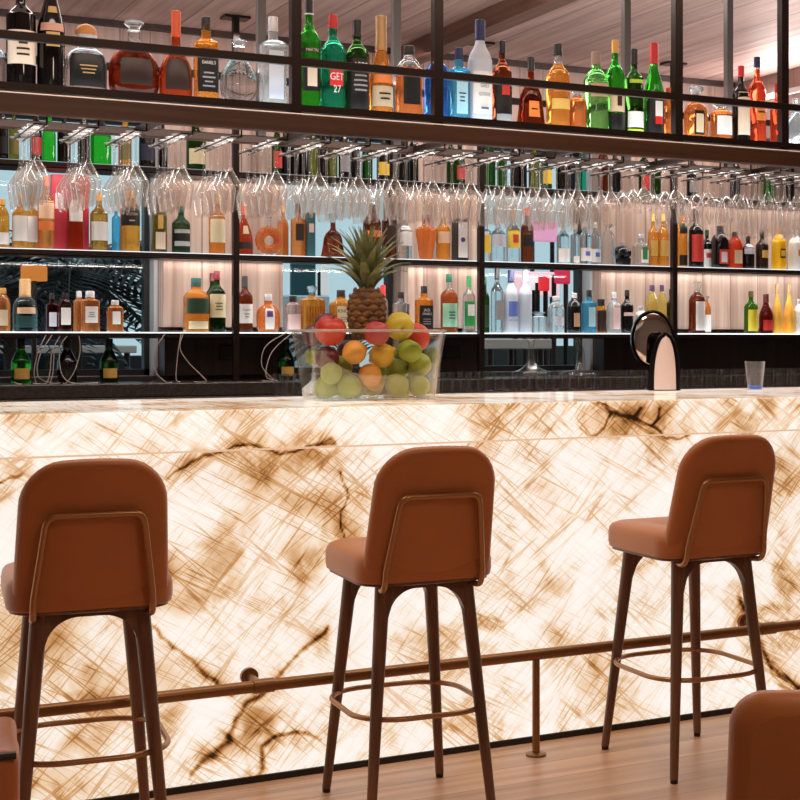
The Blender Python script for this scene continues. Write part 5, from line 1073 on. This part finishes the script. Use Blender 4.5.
    # rows of eyes on two opposed spirals
row = 0; z = .010
eyes = G()
while z < .168:
    r_ = prof_r(cp, z); n = 10 if r_ > .05 else 8
    for k in range(n):
        a = 2*math.pi*(k+.5*(row % 2))/n
        c = Vector((math.cos(a), math.sin(a), 0)); t = Vector((-math.sin(a), math.cos(a), 0)); u = Vector((0, 0, 1))
        w = math.pi*r_/n*.93; h = .0135
        p0 = c*(r_*.945)
        vs = [(p0+t*w*math.cos(q)+u*(z+h*math.sin(q)))[:] for q in [i*math.pi/3 for i in range(6)]]
        vs = [(v[0], v[1], v[2]) for v in vs]
        mid = [(p0+c*.0048+t*w*.62*math.cos(q)+u*(z+h*.6*math.sin(q)))[:] for q in [i*math.pi/3 for i in range(6)]]
        tip = (p0+c*.0072+u*(z+.003))[:]
        eyes.add(vs+mid+[tip], [(i, (i+1) % 6, 6+(i+1) % 6, 6+i) for i in range(6)]+[(6+i, 6+(i+1) % 6, 12) for i in range(6)])
    z += .0195; row += 1
eyes.build('eyes', pm, pn, smooth=False)
leafm = fruit_mat('pineapple_leaf', S(84, 96, 56), S(158, 164, 116), 14, .45)
lf = random.Random(3)
for k in range(46):
    a = k*2.39996; q = k/46
    out_ = .86*(1-q)**.8+.03; L = .085+.105*math.sin(math.pi*min(1, .25+q*.58)); w = .0165-.005*q
    base = Vector((math.cos(a)*.018*(1-q*.7), math.sin(a)*.018*(1-q*.7), .168+.075*q))
    d = Vector((math.cos(a), math.sin(a), 0)); t = Vector((-math.sin(a), math.cos(a), 0))
    rings = []
    for i in range(7):
        s = i/6; th = out_*(.55+.75*s)
        c = base+d*(L*s*math.sin(th)*.9)+Vector((0, 0, L*s*math.cos(th)))
        ww = w*(1-s**1.7)*(.75+.5*min(1, s*3))+.0004
        nrm = d*math.cos(th)-Vector((0, 0, 1))*math.sin(th)
        rings.append([c-t*ww+nrm*ww*.0, c-nrm*ww*.35-nrm*.0012, c+t*ww, c-nrm*ww*.35+nrm*.0012])
    G().loft([[v[:] for v in r_] for r_ in rings], True, True).build('leaf', leafm, pn, angle=70)

# ------------------------------------------------------------------ beer tap
tap = thing('beer_tap', 'tall chrome beer tap with round dish head at the far edge of the bar', 'beer tap', (3.1897, 5.20, 1.0985), R(-20))
dkc = principled('dark_chrome', S(40, 34, 34), .15, .8)
def tower(grow, yoff, z0, z1):
    rings = []
    for k in range(19):
        u = k/18; z = z0+(z1-z0)*u; hw = (.052+grow)*(1-u**2.3)**.5+.002+grow; y = -.045-.02*u*u+yoff
        rings.append([(.022+hw*math.cos(a), y+.020*(1-.5*u)*math.sin(a), z) for a in [2*math.pi*j_/24 for j_ in range(24)]])
    return G().loft(rings, True, True)
tower(.006, .006, 0, .232).build('tower', dkc, tap)
tower(-.004, -.004, .004, .218).build('face_plate', principled('satin_plate', S(226, 204, 196), .4, .1), tap)
g = G(); rings = []
for yy, r_ in ((-.018, .02), (-.024, .06), (-.018, .088), (-.006, .096), (.010, .096), (.022, .088), (.028, .06), (.024, .02)):
    rings.append([(-.012+r_*.88*math.cos(a), yy+.035, .205+r_*1.16*math.sin(a)) for a in [2*math.pi*j/36 for j in range(36)]])
g.loft(rings, True, True); g.build('dish_head', principled('mirror_chrome', S(206, 196, 192), .05, 1), tap)
g = G(); rings = [[(-.012+r_*.88*math.cos(a), yy+.035, .205+r_*1.16*math.sin(a)) for a in [2*math.pi*j/36 for j in range(36)]] for yy, r_ in ((-.010, .0965), (-.012, .101), (.014, .101), (.012, .0965))]
g.loft(rings, False, False); g.build('dish_rim', principled('black_rim', S(26, 20, 20), .2, .5), tap)
G().tube([(-.012, .035, .10), (-.005, .03, .05), (.0, .022, .03), (.0, .022, .0005)], [.018, .022, .025, .026], 14).build('neck', dkc, tap)
# lone tumbler on the bar
def tumbler_mesh(r0, r1, h, mat, nm):
    return G().lathe([(0, r0*.96), (.002, r0), (.012, r0*1.02), (h, r1), (h, r1-.0025), (.016, r0-.002), (.014, 0.001)], 26, cap1=True).mesh(nm, mat, True, 50)
tb = thing('tumbler', 'single clear tumbler with blue-glowing base near the right end of the bar top', 'glass', (3.5695, 5.06, 1.0985))
link('glass_wall', tumbler_mesh(.030, .042, .115, clear_m, 'glass_wall'), tb)
G().lathe([(.003, .0285), (.014, .0295), (.018, .026)], 22).build('blue_base_glow', principled('blue_base_glow', S(60, 104, 214), .15), tb)  # blue colour stands in for the glow at the glass base
# rows of tumblers on the back counter
tmesh = tumbler_mesh(.029, .035, .102, thin_glass('back_glass', (.95, .95, .95, 1), .6, .05, .08), 'glass')
for (x, row, lb) in [(2.05, 0, 'upturned clear tumbler, first from the left in the front row on the back counter'), (2.138, 0, 'upturned clear tumbler, second from the left in the front row on the back counter'), (2.226, 0, 'upturned clear tumbler, third from the left in the front row on the back counter'), (2.314, 0, 'upturned clear tumbler, fourth from the left in the front row on the back counter'), (2.402, 0, 'upturned clear tumbler, fifth from the left in the front row on the back counter'), (2.49, 0, 'upturned clear tumbler, sixth from the left in the front row on the back counter'), (2.578, 0, 'upturned clear tumbler, seventh from the left in the front row on the back counter'), (2.666, 0, 'upturned clear tumbler, eighth from the left in the front row on the back counter'), (2.754, 0, 'upturned clear tumbler, ninth from the left in the front row on the back counter'), (2.842, 0, 'upturned clear tumbler, tenth from the left in the front row on the back counter'), (2.93, 0, 'upturned clear tumbler, eleventh from the left in the front row on the back counter'), (3.018, 0, 'upturned clear tumbler, twelfth from the left in the front row on the back counter'), (3.106, 0, 'upturned clear tumbler, thirteenth from the left in the front row on the back counter'), (3.194, 0, 'upturned clear tumbler, fourteenth from the left in the front row on the back counter'), (3.282, 0, 'upturned clear tumbler, fifteenth from the left in the front row on the back counter'), (3.37, 0, 'upturned clear tumbler, sixteenth from the left in the front row on the back counter'), (3.458, 0, 'upturned clear tumbler, seventeenth from the left in the front row on the back counter'), (3.546, 0, 'upturned clear tumbler, eighteenth from the left in the front row on the back counter'), (3.634, 0, 'upturned clear tumbler, nineteenth from the left in the front row on the back counter'), (3.722, 0, 'upturned clear tumbler, twentieth from the left in the front row on the back counter'), (3.81, 0, 'upturned clear tumbler, twenty-first from the left in the front row on the back counter'), (3.898, 0, 'upturned clear tumbler, twenty-second from the left in the front row on the back counter'), (3.986, 0, 'upturned clear tumbler, twenty-third from the left in the front row on the back counter'), (4.074, 0, 'upturned clear tumbler, twenty-fourth from the left in the front row on the back counter'), (4.162, 0, 'upturned clear tumbler, twenty-fifth from the left in the front row on the back counter'), (4.25, 0, 'upturned clear tumbler, twenty-sixth from the left in the front row on the back counter'), (4.338, 0, 'upturned clear tumbler, twenty-seventh from the left in the front row on the back counter'), (4.426, 0, 'upturned clear tumbler, twenty-eighth from the left in the front row on the back counter'), (4.514, 0, 'upturned clear tumbler, twenty-ninth from the left in the front row on the back counter'), (4.602, 0, 'upturned clear tumbler, thirtieth from the left in the front row on the back counter'), (4.69, 0, 'upturned clear tumbler, thirty-first from the left in the front row on the back counter'), (4.778, 0, 'upturned clear tumbler, thirty-second from the left in the front row on the back counter'), (4.866, 0, 'upturned clear tumbler, thirty-third from the left in the front row on the back counter'), (2.05, 1, 'upturned clear tumbler, first from the left in the rear row on the back counter'), (2.138, 1, 'upturned clear tumbler, second from the left in the rear row on the back counter'), (2.226, 1, 'upturned clear tumbler, third from the left in the rear row on the back counter'), (2.314, 1, 'upturned clear tumbler, fourth from the left in the rear row on the back counter'), (2.402, 1, 'upturned clear tumbler, fifth from the left in the rear row on the back counter'), (2.49, 1, 'upturned clear tumbler, sixth from the left in the rear row on the back counter'), (2.578, 1, 'upturned clear tumbler, seventh from the left in the rear row on the back counter'), (2.666, 1, 'upturned clear tumbler, eighth from the left in the rear row on the back counter'), (2.754, 1, 'upturned clear tumbler, ninth from the left in the rear row on the back counter'), (2.842, 1, 'upturned clear tumbler, tenth from the left in the rear row on the back counter'), (2.93, 1, 'upturned clear tumbler, eleventh from the left in the rear row on the back counter'), (3.018, 1, 'upturned clear tumbler, twelfth from the left in the rear row on the back counter'), (3.106, 1, 'upturned clear tumbler, thirteenth from the left in the rear row on the back counter'), (3.194, 1, 'upturned clear tumbler, fourteenth from the left in the rear row on the back counter'), (3.282, 1, 'upturned clear tumbler, fifteenth from the left in the rear row on the back counter'), (3.37, 1, 'upturned clear tumbler, sixteenth from the left in the rear row on the back counter'), (3.458, 1, 'upturned clear tumbler, seventeenth from the left in the rear row on the back counter'), (3.546, 1, 'upturned clear tumbler, eighteenth from the left in the rear row on the back counter'), (3.634, 1, 'upturned clear tumbler, nineteenth from the left in the rear row on the back counter'), (3.722, 1, 'upturned clear tumbler, twentieth from the left in the rear row on the back counter'), (3.81, 1, 'upturned clear tumbler, twenty-first from the left in the rear row on the back counter'), (3.898, 1, 'upturned clear tumbler, twenty-second from the left in the rear row on the back counter'), (3.986, 1, 'upturned clear tumbler, twenty-third from the left in the rear row on the back counter'), (4.074, 1, 'upturned clear tumbler, twenty-fourth from the left in the rear row on the back counter'), (4.162, 1, 'upturned clear tumbler, twenty-fifth from the left in the rear row on the back counter'), (4.25, 1, 'upturned clear tumbler, twenty-sixth from the left in the rear row on the back counter'), (4.338, 1, 'upturned clear tumbler, twenty-seventh from the left in the rear row on the back counter'), (4.426, 1, 'upturned clear tumbler, twenty-eighth from the left in the rear row on the back counter'), (4.514, 1, 'upturned clear tumbler, twenty-ninth from the left in the rear row on the back counter'), (4.602, 1, 'upturned clear tumbler, thirtieth from the left in the rear row on the back counter'), (4.69, 1, 'upturned clear tumbler, thirty-first from the left in the rear row on the back counter'), (4.778, 1, 'upturned clear tumbler, thirty-second from the left in the rear row on the back counter'), (4.866, 1, 'upturned clear tumbler, thirty-third from the left in the rear row on the back counter')]:
    tag(link('tumbler', tmesh, None, (x, 6.40+.09*row, 1.0505)), lb, 'glass', 'tumblers in rows on the back counter')
# two large decanters under the shelf
wdm = thin_glass('decanter_glass', (.93, .93, .92, 1), .85, .08, .04)
for i, (x, lb) in enumerate([(3.4653, 'wide-based clear wine decanter with slender neck below the bright window'), (3.7382, 'wide-based clear decanter with curved neck beside the window frame')]):
    o = thing('wine_decanter', lb, 'decanter', (x, 6.865, 1.1105), R(40*i), 'wide wine decanters below the lower shelf')
    if i == 0:
        pr = [(0, .06), (.003, .085), (.014, .098), (.028, .09), (.045, .05), (.075, .022), (.12, .014), (.17, .016), (.20, .028)]
        G().lathe(catmull(pr, 4), 32, cap1=False).build('glass_body', wdm, o)
    else:
        pr = [(0, .06), (.003, .09), (.012, .1), (.024, .086), (.034, .05)]
        G().lathe(catmull(pr, 4), 32, cap1=True).build('glass_body', wdm, o)
        G().tube(catmull([(.02, 0, .03), (.035, 0, .08), (.028, 0, .13), (-.005, 0, .175), (-.03, 0, .195)], 5), [.026-.0007*k for k in range(21)], 14, caps=False).build('curved_neck', wdm, o)
# electric sockets on the dark wood
for i, (x, lb) in enumerate([(2.0242, 'black wall socket on dark wood below the paired whiskey bottles'), (3.1869, 'black wall socket on dark wood right of the fruit bowl')]):
    o = thing('wall_socket', lb, 'socket', (x, 7.2195, 1.24))
    G().bbox(-.05, .05, -.008, 0, -.035, .035, .003, 1).build('socket_plate', PL['black'], o, smooth=False)
    for s in (-.022, .022): G().lathe([(0, .014), (.002, .014)], 14).build('socket_hole', blackpl, o).matrix_local = Matrix.Translation((s, -.0105, 0)) @ Matrix.Rotation(R(90), 4, 'X')
# loose white cables drooping from the lower shelf
cabm = principled('white_cable', S(196, 182, 170), .5)
for (pts, lb) in [([(1.1455, 6.955, 1.3218), (1.1124, 6.955, 1.2478), (1.0959, 6.955, 1.1611), (1.1041, 6.955, 1.1125), (1.0917, 6.955, 1.1125)], 'white cable leaving the shelf by the green champagne bottle, first of the tangle'), ([(1.1682, 6.942, 1.3218), (1.1185, 6.942, 1.2349), (1.1103, 6.942, 1.1438), (1.1682, 6.942, 1.1125), (1.2015, 6.942, 1.1125)], 'white cable crossing outward beside the green champagne bottle'), ([(1.1993, 6.929, 1.3174), (1.166, 6.929, 1.2478), (1.1577, 6.929, 1.1609), (1.1412, 6.929, 1.1125), (1.0918, 6.929, 1.1125)], 'white cable curling back towards the green champagne bottle'), ([(1.2262, 6.916, 1.3174), (1.197, 6.916, 1.2652), (1.2012, 6.916, 1.1607), (1.2472, 6.916, 1.1125), (1.357, 6.916, 1.1125)], 'long white cable sweeping past the black champagne bottle'), ([(1.2742, 6.903, 1.3175), (1.2784, 6.903, 1.2476), (1.2532, 6.903, 1.1604), (1.2198, 6.903, 1.1125), (1.2073, 6.903, 1.1125)], 'white cable falling in front of the black champagne bottle'), ([(1.1677, 6.89, 1.2481), (1.1636, 6.89, 1.1616), (1.1512, 6.89, 1.1125), (1.1595, 6.89, 1.1125)], 'short straight white cable in the middle of the tangle'), ([(1.0026, 6.877, 1.1208), (1.0187, 6.877, 1.1125), (1.0349, 6.877, 1.1125)], 'short white cable end under the green champagne bottle'), ([(1.6362, 6.864, 1.3268), (1.5878, 6.864, 1.2466), (1.5966, 6.864, 1.1576), (1.6406, 6.864, 1.1125), (1.6671, 6.864, 1.1125)], 'single white cable looping left on the dark wood panel'), ([(1.7039, 6.851, 1.3269), (1.6906, 6.851, 1.2463), (1.6817, 6.851, 1.1301), (1.6995, 6.851, 1.1125)], 'white cable hanging straight on the dark wood panel'), ([(1.7096, 6.838, 1.3268), (1.6962, 6.838, 1.2643), (1.7318, 6.838, 1.2015), (1.7945, 6.838, 1.138), (1.8126, 6.838, 1.1125), (1.7586, 6.838, 1.1125)], 'white cable swinging right across the dark wood panel'), ([(2.1884, 6.825, 1.337), (2.0846, 6.825, 1.2725), (2.0659, 6.825, 1.1809), (2.1222, 6.825, 1.1125), (2.0753, 6.825, 1.1125)], 'white cable left of the dark green champagne bottle near the bowl'), ([(2.2032, 6.812, 1.3323), (2.1088, 6.812, 1.245), (2.0807, 6.812, 1.1352), (2.137, 6.812, 1.1125), (2.062, 6.812, 1.1125)], 'white cable crossing its neighbour near the fruit bowl')]:
    tag(G().tube(catmull(pts, 6), .0019, 7).build('cable', cabm), lb, 'cable', 'white cables drooping below the lower shelf')

# ------------------------------------------------------------------ outside the windows
struct(G().box(-12, 16, 7.6, 30, -.1, 0).build('ground', principled('terrace_paving', S(70, 68, 70), .7), smooth=False))
barkm = principled('palm_trunk', S(52, 40, 32), .8, noise_amt=.4); frond = principled('palm_frond', S(16, 34, 38), .5)
def palm(x, y, h, n, L, lb, seed):
    o = thing('palm_plant', lb, 'plant', (x, y, 0)); q = random.Random(seed)
    pot = G().lathe([(0, .16), (.01, .17), (.34, .22), (.36, .22), (.36, .19), (.30, .18)], 22).build('pot', principled('dark_pot', S(30, 28, 30), .5), o)
    G().tube([(0, 0, .3), (.02, 0, h*.6), (0, .02, h)], [.05, .04, .045], 10).build('trunk', barkm, o)
    for k in range(n):
        a = k*2.4+q.uniform(-.3, .3); el = q.uniform(-.35, 1.0); LL = L*q.uniform(.75, 1.1)
        d = Vector((math.cos(a), math.sin(a), 0)); t = Vector((-math.sin(a), math.cos(a), 0)); g = G()
        spine = [Vector((0, .02, h))+d*LL*s*math.cos(el*(1-s*.6))+Vector((0, 0, LL*(s*math.sin(el)-.55*s*s))) for s in [i/9 for i in range(10)]]
        g.tube([p[:] for p in spine], [.008*(1-.09*i) for i in range(10)], 6)
        for i in range(1, 19):
            for sd in (-1, 1):
                p = spine[i//2].lerp(spine[min(9, i//2+1)], .5*(i % 2)); w = LL*.36*math.sin(math.pi*min(1, .15+i/21))
                e = p+t*sd*w+d*w*.6-Vector((0, 0, w*.35)); m_ = (p+e)/2+Vector((0, 0, .012)); sdv = d*.02
                g.add([p[:], (m_-sdv)[:], e[:], (m_+sdv)[:], (m_+Vector((0, 0, .004)))[:]], [(0, 1, 4), (1, 2, 4), (2, 3, 4), (3, 0, 4)])
        g.build('frond', frond, o, smooth=False)
for a in [(1.5418, 8.55, 1.66, 30, 0.8, 'dark palm plant filling the first window outside', 5), (1.4656, 10.3, 1.7, 18, 0.9, 'dark palm plant at the left end of the first window', 9), (3.2955, 9.0, 1.35, 10, 0.5, 'dark palm plant behind the pineapple in the second window', 2), (4.6007, 8.7, 0.85, 8, 0.42, 'dark palm plant low in the third window', 12)]: palm(*a)
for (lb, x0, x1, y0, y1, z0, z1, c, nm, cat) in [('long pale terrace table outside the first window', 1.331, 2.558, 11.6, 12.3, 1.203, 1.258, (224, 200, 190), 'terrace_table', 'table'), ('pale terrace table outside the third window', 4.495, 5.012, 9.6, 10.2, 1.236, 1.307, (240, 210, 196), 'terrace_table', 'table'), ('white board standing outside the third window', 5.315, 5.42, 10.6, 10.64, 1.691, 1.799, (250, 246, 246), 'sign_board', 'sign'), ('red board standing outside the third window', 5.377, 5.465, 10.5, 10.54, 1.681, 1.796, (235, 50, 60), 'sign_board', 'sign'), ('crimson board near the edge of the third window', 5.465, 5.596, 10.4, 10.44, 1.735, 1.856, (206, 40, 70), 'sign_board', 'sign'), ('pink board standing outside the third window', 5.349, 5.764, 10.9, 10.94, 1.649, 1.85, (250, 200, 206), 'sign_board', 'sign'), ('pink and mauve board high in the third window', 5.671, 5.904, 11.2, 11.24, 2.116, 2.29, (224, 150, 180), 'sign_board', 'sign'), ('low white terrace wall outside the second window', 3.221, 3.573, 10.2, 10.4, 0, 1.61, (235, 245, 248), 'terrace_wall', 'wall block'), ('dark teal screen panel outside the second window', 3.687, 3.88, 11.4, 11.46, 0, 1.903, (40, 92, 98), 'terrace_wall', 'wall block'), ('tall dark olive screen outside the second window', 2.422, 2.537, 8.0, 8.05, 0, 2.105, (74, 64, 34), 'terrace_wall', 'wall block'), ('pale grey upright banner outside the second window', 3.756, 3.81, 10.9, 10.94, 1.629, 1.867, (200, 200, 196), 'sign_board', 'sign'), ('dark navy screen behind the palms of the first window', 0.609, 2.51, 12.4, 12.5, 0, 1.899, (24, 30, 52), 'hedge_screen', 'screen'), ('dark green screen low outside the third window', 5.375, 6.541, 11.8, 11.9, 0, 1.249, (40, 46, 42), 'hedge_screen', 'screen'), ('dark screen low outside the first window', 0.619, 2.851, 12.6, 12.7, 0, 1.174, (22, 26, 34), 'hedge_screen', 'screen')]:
    m = principled('outside_%s_%d_%d_%d' % ((nm,)+tuple(c)), S(*c), .6, emis=.75 if nm == 'sign_board' else 0)  # sign boards get an added glow so they look bright through the window
    if nm == 'terrace_table':
        o = thing(nm, lb, cat, ((x0+x1)/2, (y0+y1)/2, 0))
        hx, hy = (x1-x0)/2, (y1-y0)/2
        G().bbox(-hx, hx, -hy, hy, z0, z1, .006, 1).build('tabletop', m, o, smooth=False)
        for sx in (-1, 1):
            for sy in (-1, 1): G().tube([(sx*(hx-.06), sy*(hy-.06), 0), (sx*(hx-.06), sy*(hy-.06), z0+.001)], .022, 10).build('leg', steel, o)
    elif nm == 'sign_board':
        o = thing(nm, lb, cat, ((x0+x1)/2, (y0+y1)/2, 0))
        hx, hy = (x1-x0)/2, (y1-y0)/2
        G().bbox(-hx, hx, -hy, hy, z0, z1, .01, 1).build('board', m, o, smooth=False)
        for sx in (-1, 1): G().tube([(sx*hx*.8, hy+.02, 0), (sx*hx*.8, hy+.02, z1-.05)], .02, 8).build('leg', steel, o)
    else:
        tag(G().bbox(x0, x1, y0, y1, z0, z1, .01, 1).build(nm, m, smooth=False), lb, cat)
lmp = thing('wall_lantern', 'small amber lit drum lamp seen through the first window among palm fronds', 'lamp', (1.207, 7.66, 1.582))
G().lathe([(0, .058), (.002, .06), (.07, .06), (.072, .056)], 22).build('lamp_shade', emission('amber_shade', S(214, 130, 60), .9), lmp)
G().tube([(0, 0, -1.582), (0, 0, .0)], .012, 8).build('lamp_pole', steel, lmp)

# ------------------------------------------------------------------ light
w = bpy.data.worlds.new('world'); scene.world = w; w.use_nodes = True
w.node_tree.nodes.clear()
bg = w.node_tree.nodes.new('ShaderNodeBackground'); wo = w.node_tree.nodes.new('ShaderNodeOutputWorld')
bg.inputs[0].default_value = S(196, 226, 236); bg.inputs[1].default_value = 0.85
w.node_tree.links.new(bg.outputs[0], wo.inputs[0])
def area(name, loc, sx, sy, power, col, rot=(0, 0, 0)):
    d = bpy.data.lights.new(name, 'AREA'); d.shape = 'RECTANGLE'; d.size = sx; d.size_y = sy; d.energy = power; d.color = col
    o = bpy.data.objects.new(name, d); COL.objects.link(o); o.location = loc; o.rotation_euler = rot
    return o

area('seat_fill_a', (.9, 3.95, 2.78), 1.6, .3, 15, (1, .82, .66))  # added fill over the stools, brightens the seat tops
area('seat_fill_b', (2.7, 3.95, 2.78), 1.6, .3, 15, (1, .82, .66))  # second half of the added seat fill
area('chair_fill', (1.5, 1.0, 2.78), .5, .5, 18, (1, .80, .62))  # added fill, unseen, lights the near chair's back
area('front_fill', (-.2, -.6, 2.7), 2.5, 1.5, 5.5, (1, .80, .60), (R(35), 0, R(-20)))  # added fill from behind the camera for the stool backs
area('aisle_fill', (2.4, 5.45, 2.785), 4.0, .2, 24, (1, .88, .82), (R(-8), 0, 0))  # added fill over the aisle for bottles and hanging glasses
area('hanging_glass_fill', (2.3, 4.93, 2.027), 4.6, .05, 14, (1, .92, .88))  # added light hidden behind the front beam, brightens the hanging glasses
for nm_, zz, pw_ in (('shelf_fill_top', 2.0555, 11), ('shelf_fill_mid', 1.6705, 13)):  # added lights under the shelves to brighten back wall and labels
    area(nm_, (3.0, 7.03, zz), 5.4, .015, pw_, (1, .93, .88), (R(18), 0, 0))
    area(nm_+'_rear', (3.0, 7.225, zz), 5.4, .015, pw_*.25, (1, .93, .87), (R(8), 0, 0))
area('upper_wall_fill', (3.0, 6.90, 2.70), 5.4, .05, 24, (1, .90, .85), (R(25), 0, 0))  # added fill above the top shelf, washes the upper bottles and wall
area('cove_light', (5.02, 5.8, 2.60), .1, 2.6, 18, (1, .86, .82), (0, R(115), 0))
area('ceiling_fill', (2.3, 5.07, 2.21), 5.4, .02, 14, (1, .88, .84), (R(180), 0, 0))  # added upward fill at the rear guard rail, brightens the ceiling
